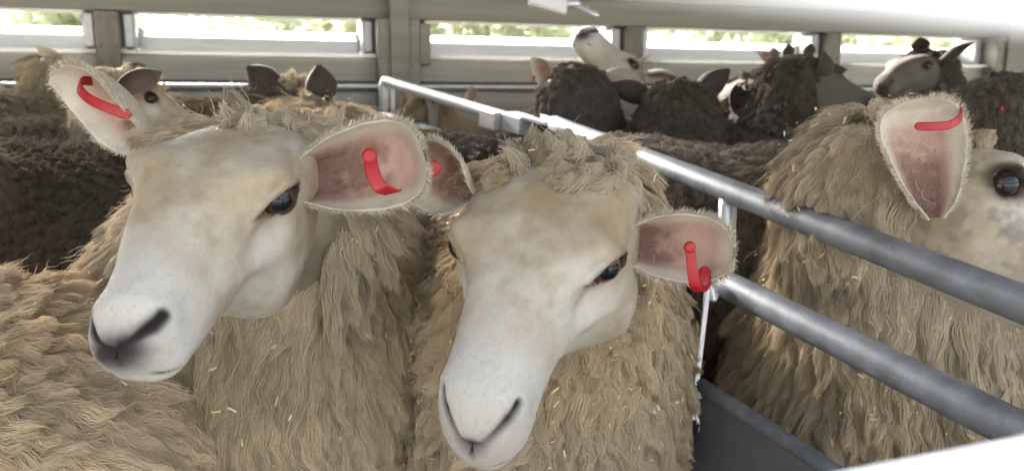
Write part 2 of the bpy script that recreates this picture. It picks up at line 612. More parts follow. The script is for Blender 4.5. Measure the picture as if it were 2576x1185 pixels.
# small fitting under the deck
fit = empty('deck_fitting', W(1385, 5, 1.6), 'small white metal fitting hanging under the deck at the top of the picture', 'bracket')
fx = np.array([1.0, 0, 0])
prts = [box_vf(W(1378, 8, 1.6), CAMM @ np.array([[.96, .1, 0], [-.28, .95, 0], [0, 0, 1]]), (.040, .016, .012), .004),
        box_vf(W(1400, -8, 1.61), CAMM, (.045, .012, .03), .004)]
V, Fc = join(prts)
mesh('bracket', V, Fc, M_SLAT, fit, False)
prts = [tube_vf(line(W(1452, 15, 1.6), W(1505, 42, 1.58), 6), [.008, .006, .009, .006, .008, .004], 10), box_vf(W(1440, 12, 1.6), CAMM, (.014, .006, .012), .003)]
V, Fc = join(prts)
mesh('latch', V, Fc, M_SHINY, fit, True)

# ------------------------------------------------------------------ outside
def tag(o, label=None, cat=None, group=None, kind=None):
    if label:
        o['label'] = label
    if cat:
        o['category'] = cat
    if group:
        o['group'] = group
    if kind:
        o['kind'] = kind
    return o


M_GROUND = noisy('pale_concrete', (0.42, 0.41, 0.38), (0.52, 0.51, 0.48), 0.6, (1, 1, 1), (0.8, 0.95))
M_GRASS = noisy('grass_field', (0.10, 0.15, 0.04), (0.17, 0.22, 0.07), 1.5, (1, 1, 1), (0.8, 0.95))
M_LEAF = noisy('hedge_leaf', (0.27, 0.29, 0.19), (0.44, 0.46, 0.32), 1.2, (1, 1, 1), (0.5, 0.7))
_p = M_LEAF.node_tree.nodes['Principled BSDF']
_t = M_LEAF.node_tree.nodes.new('ShaderNodeBsdfTranslucent')
_t.inputs[0].default_value = (0.58, 0.61, 0.44, 1)
_m = M_LEAF.node_tree.nodes.new('ShaderNodeMixShader')
_m.inputs[0].default_value = 0.5
M_LEAF.node_tree.links.new(_p.outputs[0], _m.inputs[1])
M_LEAF.node_tree.links.new(_t.outputs[0], _m.inputs[2])
M_LEAF.node_tree.links.new(_m.outputs[0], M_LEAF.node_tree.nodes['Material Output'].inputs[0])
M_BARK = noisy('bark', (0.08, 0.06, 0.04), (0.14, 0.11, 0.08), 8, (1, 1, 0.2), (0.8, 0.95))
GZ = -1.0
g = mesh('ground', [(-200, -200, GZ), (200, -200, GZ), (200, 200, GZ), (-200, 200, GZ)], [[0, 1, 2, 3]], M_GRASS)
tag(g, kind='structure')
g = mesh('yard', [(-60, -30, GZ + .004), (60, -30, GZ + .004), (60, 9, GZ + .004), (-60, 9, GZ + .004)], [[0, 1, 2, 3]], M_GROUND)
tag(g, kind='structure')


def bush(name, cx, cy, r, h, label, seed):
    rg = np.random.default_rng(seed)
    root = empty(name, (cx, cy, GZ), label, 'tree', 'trees beyond the far slots')
    V, Fc = tube_vf([(cx, cy, GZ), (cx + .1, cy, GZ + h * .3), (cx, cy, GZ + h * .6)], [0.16, 0.12, 0.06], 8)
    mesh('trunk', V, Fc, M_BARK, root)
    n = 2600
    cl = rg.normal(size=(16, 3)) * [r * .55, r * .4, h * .24] + [cx, cy, GZ + h * .58]
    k = rg.integers(0, 16, n)
    c = cl[k] + nrm(rg.normal(size=(n, 3))) * (rg.random((n, 1)) ** .4) * r * .42
    c[:, 2] = np.maximum(c[:, 2], GZ + .1)
    a = nrm(rg.normal(size=(n, 3)))
    b = nrm(np.cross(a, rg.normal(size=(n, 3))))
    s = rg.uniform(.10, .2, (n, 1))
    V = np.stack([c - a * s, c + b * s * .5, c + a * s, c - b * s * .5], 1).reshape(-1, 3)
    Fc = (np.arange(n)[:, None] * 4 + np.arange(4)).tolist()
    mesh('crown', V, Fc, M_LEAF, root, False)


TL = ['leafy green tree seen through the leftmost slot', 'green tree seen through the second slot from the left, nearer its left post',
      'green tree seen through the slot just left of the wide wall pillar', 'green tree seen through the slot just right of the wide wall pillar',
      'green tree seen behind the raised cream sheep head', 'green tree seen through the fourth slot from the left',
      'green tree behind the huddle of dark heads', 'green tree seen through the slot above the left-facing grey head',
      'green tree seen through the slot at the right edge']
for k, (px, yy) in enumerate(((60, 13), (420, 14), (800, 13.5), (1180, 14), (1500, 17), (1750, 15), (1960, 14), (2260, 15), (2570, 15))):
    p = WY(px, 80, yy)
    bush('tree', p[0], yy, 2.2, 4.0 if k != 4 else 2.6, TL[k], 50 + k)


# ------------------------------------------------------------------ sheep
def cinterp(x, xp, fp):
    """smooth (cosine-free monotone-ish) interpolation: linear then blurred"""
    xs = np.linspace(xp[0], xp[-1], 400)
    ys = np.interp(xs, xp, fp)
    kern = np.hanning(25)
    kern /= kern.sum()
    yp = np.convolve(np.r_[np.full(12, ys[0]) + (np.arange(-12, 0)) * (ys[1] - ys[0]), ys, np.full(12, ys[-1]) + np.arange(1, 13) * (ys[-1] - ys[-2])], kern, 'valid')
    return np.interp(x, xs, yp)


HY = [-.07, -.04, -.01, .02, .05, .08, .11, .14, .17, .20, .225, .245, .262, .277]
H_TOP = [-.030, -.014, -.004, .001, .003, .003, .000, -.006, -.014, -.022, -.030, -.036, -.042, -.052]
H_BOT = [-.128, -.137, -.143, -.147, -.147, -.143, -.133, -.119, -.108, -.105, -.109, -.112, -.111, -.100]
H_W = [.055, .060, .064, .067, .0675, .065, .0525, .0440, .0395, .0355, .0335, .0335, .032, .026]
H_ZC = [-.06, -.056, -.052, -.048, -.045, -.043, -.046, -.054, -.062, -.069, -.074, -.076, -.077, -.076]


def head_loft(ny=190, nt=150, wide=1.0, long_=1.0, bend=0.0, eye_open=1.0, flat=0.0, eye_len=1.0, lid=1.0, wback=None, nos=1.0):
    """sheep head in its own frame: y from poll to nose, z up, x to the animal's right"""
    u = np.linspace(0, 1, ny)
    y = HY[0] + (HY[-1] - HY[0]) * (1 - (1 - u) ** 1.0)
    top, bot = cinterp(y, HY, H_TOP), cinterp(y, HY, H_BOT)
    wd, zc = cinterp(y, HY, H_W), cinterp(y, HY, H_ZC)
    # rounded front cap
    ycap = .247
    q = np.clip((y - ycap) / (HY[-1] - ycap), 0, 1)
    shrink = np.sqrt(np.clip(1 - q ** 2.3, 0.0, 1))
    shrink[-1] = 0.0
    zmid = zc - .004
    t = np.linspace(0, 2 * np.pi, nt, endpoint=False)
    c, s = np.cos(t), np.sin(t)
    # exponents
    eu = np.interp(y, [-.07, .03, .09, .14, .20, .26], [2.0, 2.35, 2.5, 2.25, 2.15, 2.1])[:, None]
    el = np.interp(y, [-.07, .03, .09, .14, .20, .26], [2.0, 2.1, 2.15, 2.0, 2.1, 2.2])[:, None]
    ex = np.where(s[None] > 0, eu, el)
    X = wd[:, None] * np.sign(c) * np.abs(c) ** (2 / ex)
    Zh = np.where(s[None] > 0, (top - zc)[:, None], (zc - bot)[:, None])
    Z = zc[:, None] + Zh * np.sign(s) * np.abs(s) ** (2 / ex)
    X = X * shrink[:, None]
    Z = zmid[:, None] + (Z - zmid[:, None]) * shrink[:, None]
    Y = np.broadcast_to(y[:, None], X.shape)
    V = np.stack([X, Y, Z], -1).reshape(-1, 3).copy()
    V0 = V.copy()
    cen = np.stack([np.zeros(len(V)), V[:, 1] - .02, np.repeat(zc, nt)], 1)
    Nn = nrm(V - cen)
    mask = {}
    sgn = np.sign(V0[:, 0] + 1e-9)

    def g(c0, r):
        d = (V0 - np.asarray(c0) * np.stack([sgn, np.ones(len(V)), np.ones(len(V))], 1)) / np.asarray(r)
        return np.exp(-(d ** 2).sum(1))
    disp = np.zeros(len(V))
    disp += .0100 * g((.056, .090, -.012), (.03, .024, .012))       # brow
    disp += .0030 * g((.064, .076, -.036), (.03, .012, .014))
    disp += .0030 * g((.058, .095, -.036), (.03, .020, .018))       # orbit stands proud of the face
    disp -= .0045 * g((.034, .150, -.040), (.014, .045, .014))      # valley beside the nasal bridge
    disp += .0030 * g((.047, .140, -.070), (.02, .045, .008))       # facial crest       # back of orbit
    disp -= .0060 * g((.058, .118, -.050), (.03, .020, .014))       # hollow in front of the eye
    disp += .0035 * g((.056, .098, -.066), (.03, .03, .012))        # cheek bone
    disp -= .0035 * g((.052, .145, -.082), (.03, .028, .018))
    disp += .0075 * g((.05, .070, -.105), (.035, .04, .03))         # masseter
    disp -= .003 * g((0, .115, .001), (.016, .04, .02))
    disp += .002 * g((.034, .245, -.098), (.02, .02, .012))         # lip pads
    disp += .0025 * g((.024, .250, -.056), (.014, .016, .012))
    V += Nn * disp[:, None]
    # eye opening: the orbit faces outwards and forwards
    out = nrm(np.array([.80, .57, .16]))
    tan = np.array([-.64, .74, -.04])
    tan = nrm(tan - out * (tan @ out))                    # towards the inner corner
    upv = np.cross(tan, out)
    upv = upv * np.sign(upv[2])
    Q = V.copy()
    Q[:, 0] = np.abs(Q[:, 0])
    pick = np.argmin(np.linalg.norm(V0 - [.062, .094, -.033], axis=1))
    E = V[pick].copy()
    mask['E'], mask['eax'] = E, (tan, upv, out)
    d = Q - E
    a, b, c_ = d @ tan, d @ upv, d @ out
    near = np.exp(-(c_ / .02) ** 4)
    ell = np.sqrt((a / (.0150 * eye_len)) ** 2 + (b / (.0092 * eye_open * np.clip(1.05 - 14 * np.clip(a, 0, 1), .3, 1.1))) ** 2)
    side = (np.abs(V0[:, 0]) > .02) & (near > .3)
    OD = out[None] * np.stack([sgn, np.ones(len(V)), np.ones(len(V))], 1)
    inn = np.where(side, np.clip(1.15 - ell, 0, 1), 0)
    ring = np.where(side, np.exp(-((ell - 1.32) / .22) ** 2), 0)
    V += OD * (-np.minimum(inn * 3, 1) * .0085 + ring * (.0020 + .0022 * (b > 0)))[:, None]
    mask['lid'] = np.where(side, np.exp(-(np.clip(ell - 1.12, 0, 9) / (.26 * lid)) ** 2), 0)
    dk = np.sqrt(((a - .0175 * eye_len) / .006) ** 2 + ((b + .001) / .003) ** 2)
    mask['duct'] = np.where(side, np.exp(-dk ** 2), 0)
    V -= OD * (mask['duct'] * .002)[:, None]
    t2 = np.clip((a - .018) / .03, 0, 1)
    mask['tear'] = np.where(side & (a > .014) & (a < .05), np.exp(-((b + .004 + .012 * t2) / .004) ** 2) * (1 - t2), 0)

    def curve_mask(pts, rad):
        pts = np.array(pts)
        P = V0.copy()
        P[:, 0] = np.abs(P[:, 0])
        best = np.full(len(P), 9.)
        tt = np.zeros(len(P))
        for i in range(len(pts) - 1):
            A, B = pts[i], pts[i + 1]
            h = np.clip(((P - A) @ (B - A)) / ((B - A) @ (B - A)), 0, 1)
            d = np.linalg.norm(P - A - h[:, None] * (B - A), axis=1)
            r = rad[i] + (rad[i + 1] - rad[i]) * h
            k = d / r
            best = np.minimum(best, k)
        return np.exp(-best ** 2)
    # nostril: comma from the philtrum up and outwards
    nm = curve_mask([(.004, .274, -.082), (.009, .272, -.076), (.016, .268, -.070), (.022, .262, -.064), (.026, .254, -.057)],
                    np.array([.0040, .0038, .0038, .0046, .0036]) * nos)
    ph = curve_mask([(0, .277, -.080), (0, .276, -.090), (0, .272, -.100)], [.0026, .0016, .0010])
    mo = curve_mask([(0, .272, -.1015), (.014, .268, -.1015), (.026, .255, -.1015), (.0325, .238, -.1005), (.036, .215, -.095), (.038, .197, -.089)],
                    [.0018, .0018, .0019, .0022, .0024, .0022])
    vv_ = curve_mask([(0, .276, -.079), (0, .276, -.088)], [.0055, .003])
    nm = np.maximum(nm, .75 * vv_)
    V -= Nn * (nm * .0060 + ph * .0020 + mo * .0028)[:, None]
    lip = curve_mask([(0, .270, -.108), (.02, .258, -.108), (.03, .235, -.106)], [.004, .004, .004])
    V += Nn * (lip * .0012)[:, None]
    mask['nos'], mask['phi'], mask['mou'] = nm, ph, mo
    V += Nn * (fbm(V0, 35, 3, 3) * .0016)[:, None]
    V[:, 2] -= flat * np.clip((.10 - V[:, 1]) / .1, 0, 1.3) ** 1.2 * np.clip((V[:, 2] + .09) / .09, 0, 1)
    wb = wide if wback is None else wback
    V[:, 0] *= np.interp(V[:, 1], [.10, .165], [wb, wide])
    V[:, 1] = V[:, 1] * long_
    V[:, 0] += bend * np.clip(V[:, 1] - .05, 0, 1) ** 2
    Fc = []
    i, j = np.meshgrid(np.arange(ny - 1), np.arange(nt), indexing='ij')
    j2 = (j + 1) % nt
    Fc = np.stack([i * nt + j, i * nt + j2, (i + 1) * nt + j2, (i + 1) * nt + j], -1).reshape(-1, 4)
    return V, Fc, V0, mask


def face_tint(V0, mask, nose=0.0, tan=0.5, seed=0, base=(.64, .585, .50), tanc=(.50, .385, .25), dark=0.0, blotch=0.0):
    n1 = fbm(V0, 14, 3, seed)
    n2 = fbm(V0 * [1, .4, 1], 45, 2, seed + 5)
    y, z = V0[:, 1], V0[:, 2]
    base = np.array(base)
    k = np.clip(tan * (0.62 + .95 * n1 + .6 * n2) + .35 * tan * np.clip((.09 - y) / .1, -1, 1), 0, 1)
    muz = np.clip((y - .19) / .04, 0, 1)
    k = k * (1 - .85 * muz)
    C = base * (1 - k[:, None]) + np.array(tanc) * k[:, None]
    n4 = fbm(V0 * [1, .6, 1], 110, 3, seed + 31)
    C = C * (1 + np.clip(n4, -.8, .3)[:, None] * np.array([.20, .26, .34]) * np.clip((.22 - y) / .06, .25, 1)[:, None])
    C = C * (1 - muz[:, None] * .9) + np.array((.71, .685, .645)) * muz[:, None] * .9
    # white patch below the eye
    wp = np.exp(-(((V0[:, 1] - .118) / .022) ** 2 + ((V0[:, 2] + .062) / .016) ** 2)) * (np.abs(V0[:, 0]) > .03)
    C = C * (1 - wp[:, None] * .7) + np.array((.74, .715, .68)) * wp[:, None] * .7
    # nose leather
    reg = np.exp(-(((y - .270) / .013) ** 2 + ((z + .080) / .014) ** 2 + (V0[:, 0] / .021) ** 2))
    reg = np.maximum(reg * .8, .75 * np.clip(mask['nos'] * 1.1, 0, 1))
    reg = np.clip(reg * 2.2 + .25 * fbm(V0, 90, 2, seed + 9) * (reg > .08), 0, 1) * nose
    C = C * (1 - reg[:, None]) + np.array((.060, .056, .058)) * reg[:, None]
    pink = np.exp(-(((y - .27) / .014) ** 2 + ((z + .085) / .02) ** 2)) * .35 * (1 - nose)
    C = C * (1 - pink[:, None]) + np.array((.55, .42, .38)) * pink[:, None]
    sp = np.clip((fbm(V0, 330, 2, seed + 21) - .30) / .3, 0, 1) * muz * .22
    C = C * (1 - sp[:, None]) + np.array((.22, .19, .18)) * sp[:, None]
    for key, col, amt in (('lid', (.035, .022, .018), .97), ('duct', (.16, .06, .05), .9), ('tear', (.30, .20, .16), .55), ('mou', (.085, .06, .06), .95), ('phi', (.03, .02, .02), .95), ('nos', (.018, .012, .014), 1.0)):
        m = np.clip(mask[key] * 1.35, 0, 1)[:, None] * amt
        C = C * (1 - m) + np.array(col) * m
    if blotch:
        bl = np.clip((fbm(V0, 70, 3, seed + 77) - .12) / .2, 0, 1) * np.clip((.16 - y) / .05, 0, 1) * blotch
        C = C * (1 - bl[:, None]) + np.array((.16, .14, .13)) * bl[:, None]
    if dark:
        C = C * (1 - dark) + np.array((.085, .07, .055)) * dark
    return C


def ear_vf(base, tip, opening, wmax=.036, bend=0.0, thick=.0035, tube=1.0, seed=0, ns=44, na=26, dirt_shade=0.0, shape=1.0):
    """cupped ear; opening = direction the hollow faces"""
    base, tip = np.asarray(base, float), np.asarray(tip, float)
    ax = tip - base
    L = np.linalg.norm(ax)
    ax = ax / L
    op = nrm(opening - ax * (ax @ opening))
    sd = np.cross(ax, op)
    s = np.linspace(0, 1, ns)
    hw = wmax * np.interp(s, [0, .12, .3, .5, .7, .85, .95, 1], np.array({1: [.12, .46, .82, 1.0, .97, .76, .46, .06], 2: [.25, .6, .9, 1.0, .80, .50, .26, .04], 3: [.14, .42, .66, .86, 1.0, .98, .80, .25], 4: [.50, .64, .88, 1.0, .97, .78, .5, .08]}[int(shape)]))
    hw = np.convolve(np.r_[hw[0], hw[0], hw, hw[-1] * .5, 0], np.ones(5) / 5, 'valid')
    arc = np.interp(s, [0, .15, .35, .7, 1], [2.3 * tube, 2.0 * tube, 1.5, 1.2, .7])
    r = hw / np.sin(np.minimum(arc, np.pi / 2))
    V = []
    inner_flag, rim = [], []
    ctr = base + np.outer(s * L, ax) + np.outer(bend * L * 4 * s * (1 - s) - 0, op)
    for k in range(ns):
        ph = np.linspace(-arc[k], arc[k], na)
        xi = r[k] * np.sin(ph)
        di = -r[k] * np.cos(ph) + r[k] * math.cos(min(arc[k], 1.2)) * .6
        fold = .0022 * np.cos(ph * 4.2 + .6) * np.clip(1 - np.abs(ph) / arc[k], 0, 1) * np.clip(1.25 - s[k] * 1.2, 0, 1)
        inn = ctr[k] + np.outer(xi, sd) + np.outer(di + fold, op)
        outw = np.outer(np.sin(ph), sd) - np.outer(np.cos(ph), op)
        th = thick * (1 - .5 * (np.abs(ph) / arc[k]) ** 4) * (1 - .5 * s[k])
        out = inn + outw * th[:, None]
        ring = np.concatenate([inn, out[::-1]])
        V.append(ring)
        e = np.abs(ph) / arc[k]
        inner_flag.append(np.r_[np.ones(na), np.zeros(na)])
        rim.append(np.r_[e, e[::-1]])
    V = np.array(V)
    m = 2 * na
    nz = fbm(V, 40, 2, seed)
    V = V + nz[..., None] * .0015 * op
    inner = np.array(inner_flag)
    rim = np.array(rim)
    S = np.repeat(s[:, None], m, 1)
    # colour
    n1 = fbm(V, 60, 3, seed + 3)
    outer = np.array((.50, .44, .35))
    pink = np.array((.50, .30, .24))
    cream = np.array((.66, .60, .50))
    deep = np.array((.13, .065, .05))
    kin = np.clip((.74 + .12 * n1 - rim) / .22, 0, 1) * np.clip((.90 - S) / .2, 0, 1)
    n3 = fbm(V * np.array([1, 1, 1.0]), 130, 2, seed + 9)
    kd = np.clip((.42 + dirt_shade - S) / .25 + n1 * 1.1 + n3 * .7 - .25, 0, 1) * np.clip((.66 - rim) / .3, 0, 1)  # hollow darkened towards the base: painted inner shade with some real dirt
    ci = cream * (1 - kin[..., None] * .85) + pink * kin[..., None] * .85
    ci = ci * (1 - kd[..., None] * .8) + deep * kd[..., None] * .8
    ci = ci * (1 + .25 * n1[..., None])
    C = np.where(inner[..., None] > 0, ci, outer * (1 + .2 * n1[..., None]))
    V = V.reshape(-1, 3)
    C = C.reshape(-1, 3)
    i, j = np.meshgrid(np.arange(ns - 1), np.arange(m), indexing='ij')
    j2 = (j + 1) % m
    Fc = np.stack([i * m + j, i * m + j2, (i + 1) * m + j2, (i + 1) * m + j], -1).reshape(-1, 4)
    if np.dot(np.cross(sd, ax), op) > 0:
        Fc = Fc[:, ::-1]
    info = dict(inner=inner.ravel(), rim=rim.ravel(), S=S.ravel(), ax=ax, op=op, sd=sd, C=C)
    return V, Fc, C, info


# --- body as a smooth union of round cones, polygonised with surface nets
def sd_cone(p, a, b, ra, rb):
    a, b = np.asarray(a, float), np.asarray(b, float)
    ab = b - a
    h = np.clip(((p - a) @ ab) / (ab @ ab), 0, 1)
    return np.linalg.norm(p - a - h[..., None] * ab, axis=-1) - (ra + (rb - ra) * h)


def smin(a, b, k):
    h = np.clip(.5 + .5 * (b - a) / k, 0, 1)
    return b * (1 - h) + a * h - k * h * (1 - h)


def sdf(p, cones, k=.06):
    d = None
    for c in cones:
        e = sd_cone(p, *c[:4])
        kk = c[4] if len(c) > 4 else k
        d = e if d is None else smin(d, e, kk)
    return d


def surface_nets(fn, lo, hi, res):
    lo, hi = np.asarray(lo), np.asarray(hi)
    n = np.ceil((hi - lo) / res).astype(int) + 1
    g = np.stack(np.meshgrid(*[lo[k] + res * np.arange(n[k]) for k in range(3)], indexing='ij'), -1)
    D = fn(g)
    ins = D < 0
    cell = np.zeros(tuple(n - 1), int)
    for dx in (0, 1):
        for dy in (0, 1):
            for dz in (0, 1):
                cell += ins[dx:n[0] - 1 + dx, dy:n[1] - 1 + dy, dz:n[2] - 1 + dz]
    act = (cell > 0) & (cell < 8)
    idx = -np.ones(act.shape, int)
    ca = np.argwhere(act)
    idx[act] = np.arange(len(ca))
    P = np.zeros((len(ca), 3))
    cnt = np.zeros(len(ca))
    cs = [(0, 0, 0), (1, 0, 0), (0, 1, 0), (0, 0, 1), (1, 1, 0), (1, 0, 1), (0, 1, 1), (1, 1, 1)]
    for a in cs:
        for k in range(3):
            if a[k] == 0:
                b = list(a)
                b[k] = 1
                A = ca + a
                B = ca + b
                da, db = D[tuple(A.T)], D[tuple(B.T)]
                x = (da < 0) != (db < 0)
                t = np.where(x, da / (da - db + 1e-20), 0)
                pt = A + t[:, None] * (B - A)
                P += pt * x[:, None]
                cnt += x
    V = lo + res * P / cnt[:, None]
    Fc = []
    for k in range(3):
        i, j = (k + 1) % 3, (k + 2) % 3
        sl0 = [slice(None)] * 3
        sl1 = [slice(None)] * 3
        sl0[k], sl1[k] = slice(0, -1), slice(1, None)
        ch = ins[tuple(sl0)] != ins[tuple(sl1)]
        e = np.argwhere(ch)
        e = e[(e[:, i] > 0) & (e[:, j] > 0) & (e[:, i] < n[i] - 1) & (e[:, j] < n[j] - 1)]
        s = ins[tuple(e.T)]
        q = []
        for a, b in ((0, 0), (-1, 0), (-1, -1), (0, -1)):
            c = e.copy()
            c[:, i] += a
            c[:, j] += b
            q.append(idx[tuple(c.T)])
        q = np.stack(q, 1)
        q[~s] = q[~s][:, ::-1]
        Fc.append(q)
    return V, np.concatenate(Fc)


def grad(fn, p, e=.004):
    return nrm(np.stack([fn(p + np.eye(3)[k] * e) - fn(p - np.eye(3)[k] * e) for k in range(3)], -1))


def sample_mesh(V, Fc, dens, rng):
    T = np.concatenate([Fc[:, [0, 1, 2]], Fc[:, [0, 2, 3]]])
    A, B, C = V[T[:, 0]], V[T[:, 1]], V[T[:, 2]]
    cr = np.cross(B - A, C - A)
    ar = np.linalg.norm(cr, axis=1) / 2
    n = int(ar.sum() * dens)
    k = rng.choice(len(T), n, p=ar / ar.sum())
    u, v = rng.random(n), rng.random(n)
    f = u + v > 1
    u[f], v[f] = 1 - u[f], 1 - v[f]
    P = A[k] + u[:, None] * (B - A)[k] + v[:, None] * (C - A)[k]
    return P, nrm(cr[k]), T[k], np.stack([1 - u - v, u, v], 1)


def curves_obj(name, pts, rad, tint, material, parent):
    """pts (n, m, 3) world; rad (m,) or (n, m); tint (n, 3)"""
    n, m, _ = pts.shape
    h = bpy.data.hair_curves.new(name)
    h.add_curves([m] * n)
    p = (pts - np.array(parent_world(parent))).astype(np.float32)
    h.attributes['position'].data.foreach_set('vector', p.ravel())
    r = h.attributes.new('radius', 'FLOAT', 'POINT') if 'radius' not in h.attributes else h.attributes['radius']
    r.data.foreach_set('value', np.broadcast_to(rad, (n, m)).astype(np.float32).ravel())
    a = h.attributes.new('tint', 'FLOAT_COLOR', 'CURVE')
    c = np.ones((n, 4), np.float32)
    c[:, :3] = np.clip(tint, 0, 1)
    a.data.foreach_set('color', c.ravel())
    h.materials.append(material)
    o = bpy.data.objects.new(name, h)
    COL.objects.link(o)
    o.parent = parent
    return o


def parent_world(p):
    v = Vector((0, 0, 0))
    while p is not None:
        v = v + p.location
        p = p.parent
    return v


def locks(P, Nn, rng, length=.045, nstr=60, spread=.008, m=7, clump=.80, up=.42, flow=(0, 0, -1), nflow=.35, ffreq=7, curl=.0036, lam=.034, rad=.0003,
          col=(.46, .38, .26), cvar=.10, droop=.2, seed=0, lvar=.25, fuzz=.028, part=.5):
    """woolly locks rooted at P with normals Nn; fibres of one lock run together and taper to its tip"""
    n = len(P)
    fl = np.broadcast_to(np.asarray(flow, float), (n, 3))
    vn = vecnoise(P, ffreq, seed) + .5 * vecnoise(P, ffreq * 2.3, seed + 5)
    t = fl + nflow * vn * 2
    t = t - Nn * (t * Nn).sum(1, keepdims=True)
    t = nrm(t)
    D = nrm(Nn * up + t * (1 - up) + .07 * rng.normal(size=(n, 3)))
    Ln = length * (1 + lvar * rng.normal(size=n)).clip(.5, 1.8) * (1 + .3 * vnoise(P, ffreq * 1.3, seed + 3))
    s = np.linspace(0, 1, m)
    g = np.array([0, 0, -1.0])
    side = nrm(np.cross(D, Nn))
    up2 = np.cross(side, D)
    ph = rng.random(n) * 6.28
    amp = curl * (.5 + .9 * rng.random(n))
    w = (Ln / lam)[:, None] * s[None] * 6.28 + ph[:, None]
    C = P[:, None] + D[:, None] * (Ln[:, None] * s)[..., None] + (g * droop)[None, None] * (Ln[:, None] * s ** 2)[..., None]
    # the lock lies back towards the coat in its outer half
    C = C - Nn[:, None] * (Ln[:, None] * .22 * s ** 2.2)[..., None]
    C = C + side[:, None] * (amp[:, None] * (np.sin(w) - np.sin(ph)[:, None]) * s ** .5)[..., None] + up2[:, None] * (amp[:, None] * np.cos(w) * .5 * s ** .7)[..., None]
    K = nstr
    ra_, rr_ = rng.random((n, K)) * 6.283, np.sqrt(rng.random((n, K)))
    o2 = np.stack([np.cos(ra_) * rr_, np.sin(ra_) * rr_], -1) * spread * .95
    wide = (1 + .5 * rng.random((n, 1, 1)))
    off = side[:, None] * (o2[..., :1] * wide) + np.cross(Nn, side)[:, None] * o2[..., 1:]
    prof = (1 - clump * s ** 1.6) * (1 + .25 * np.sin(np.pi * np.clip(s * 1.15, 0, 1)))
    pts = C[:, None] + off[:, :, None] * prof[None, None, :, None]
    # rounded lock: outer fibres sit lower
    rr = rr_ ** 2
    pts = pts - Nn[:, None, None] * (rr * spread * .8)[:, :, None, None] * np.sin(np.pi * s * .8)[None, None, :, None]
    sl = 1 - .14 * rng.random((n, K)) - .12 * rr_
    pts = pts - (D[:, None] * (1 - sl)[..., None] * Ln[:, None, None])[:, :, None] * s[None, None, :, None]
    st = rng.normal(size=(n, K, 3)) * fuzz * Ln[:, None, None]
    stray = (rng.random((n, K, 1)) < .02) * 5 + 1
    pts = pts + (st * stray)[:, :, None] * (s ** 1.5)[None, None, :, None]
    ww = (Ln / (lam * .5))[:, None, None] * s[None, None] * 6.28 + rng.random((n, K, 1)) * 6.28
    pts = pts + side[:, None, None] * (np.sin(ww) * amp[:, None, None] * .22)[..., None]
    tint = np.array(col)[None] * (1 + cvar * vnoise(P, 28, seed + 8)[:, None] + cvar * rng.normal(size=(n, 1)) * .6)
    tint = tint * (1 + .16 * fbm(P, 6, 3, seed + 50)[:, None])
    warm = vnoise(P, 7, seed + 14)[:, None] * np.array([[.04, 0, -.10]])
    tint = tint * (1 + warm)
    tint = (tint[:, None] * (1 + .05 * rng.normal(size=(n, K, 1)))).reshape(-1, 3)
    r = rad * np.array([1.0] * (m - 2) + [.85, .3])
    return pts.reshape(n * K, m, 3), r, tint


FUR_BACK = None


def eye_vf(c, ax, r=.0150, iris=(.13, .06, .018)):
    """eyeball at c looking along ax (3x3: columns right(pupil long axis), up, out)"""
    nu, nv = 40, 48
    V, C = [], []
    for i in range(nu + 1):
        a = math.pi * i / nu
        for j in range(nv):
            b = 2 * math.pi * j / nv
            d = np.array([math.sin(a) * math.cos(b), math.sin(a) * math.sin(b), math.cos(a)])
            V.append(c + ax @ (d * r * np.array([1, 1, 1 + .06 * math.exp(-(a / .5) ** 2)])))
            x, y = math.sin(a) * math.cos(b), math.sin(a) * math.sin(b)
            pup = (abs(x) / .56) ** 2.6 + (abs(y) / .40) ** 2.6
            ir = math.hypot(x, y) / .78
            if d[2] > 0 and pup < 1:
                C.append((.006, .009, .014))
            elif d[2] > 0 and ir < 1:
                C.append(np.array(iris) * (1 - .5 * ir ** 4))
            else:
                C.append((.03, .02, .016))
    n = nv
    Fc = [[i * n + j, (i + 1) * n + j, (i + 1) * n + (j + 1) % n, i * n + (j + 1) % n] for i in range(nu) for j in range(n)]
    return np.array(V), Fc, np.array(C)


def chaff_vf(P, Nn, rng, size=(.0026, .0009), lift=.004):
    parts = []
    for p, n in zip(P, Nn):
        a = nrm(rng.normal(size=3))
        a = nrm(a - n * (a @ n) * .8)
        b = nrm(np.cross(n, a))
        c = np.cross(a, b)
        L = size[0] * rng.uniform(.4, 1.8)
        v, f = box_vf(p + n * lift, np.stack([a, b, c], 1), (L, size[1] * rng.uniform(.5, 1.3), .0004), .0001)
        parts.append((v, f))
    return join(parts)


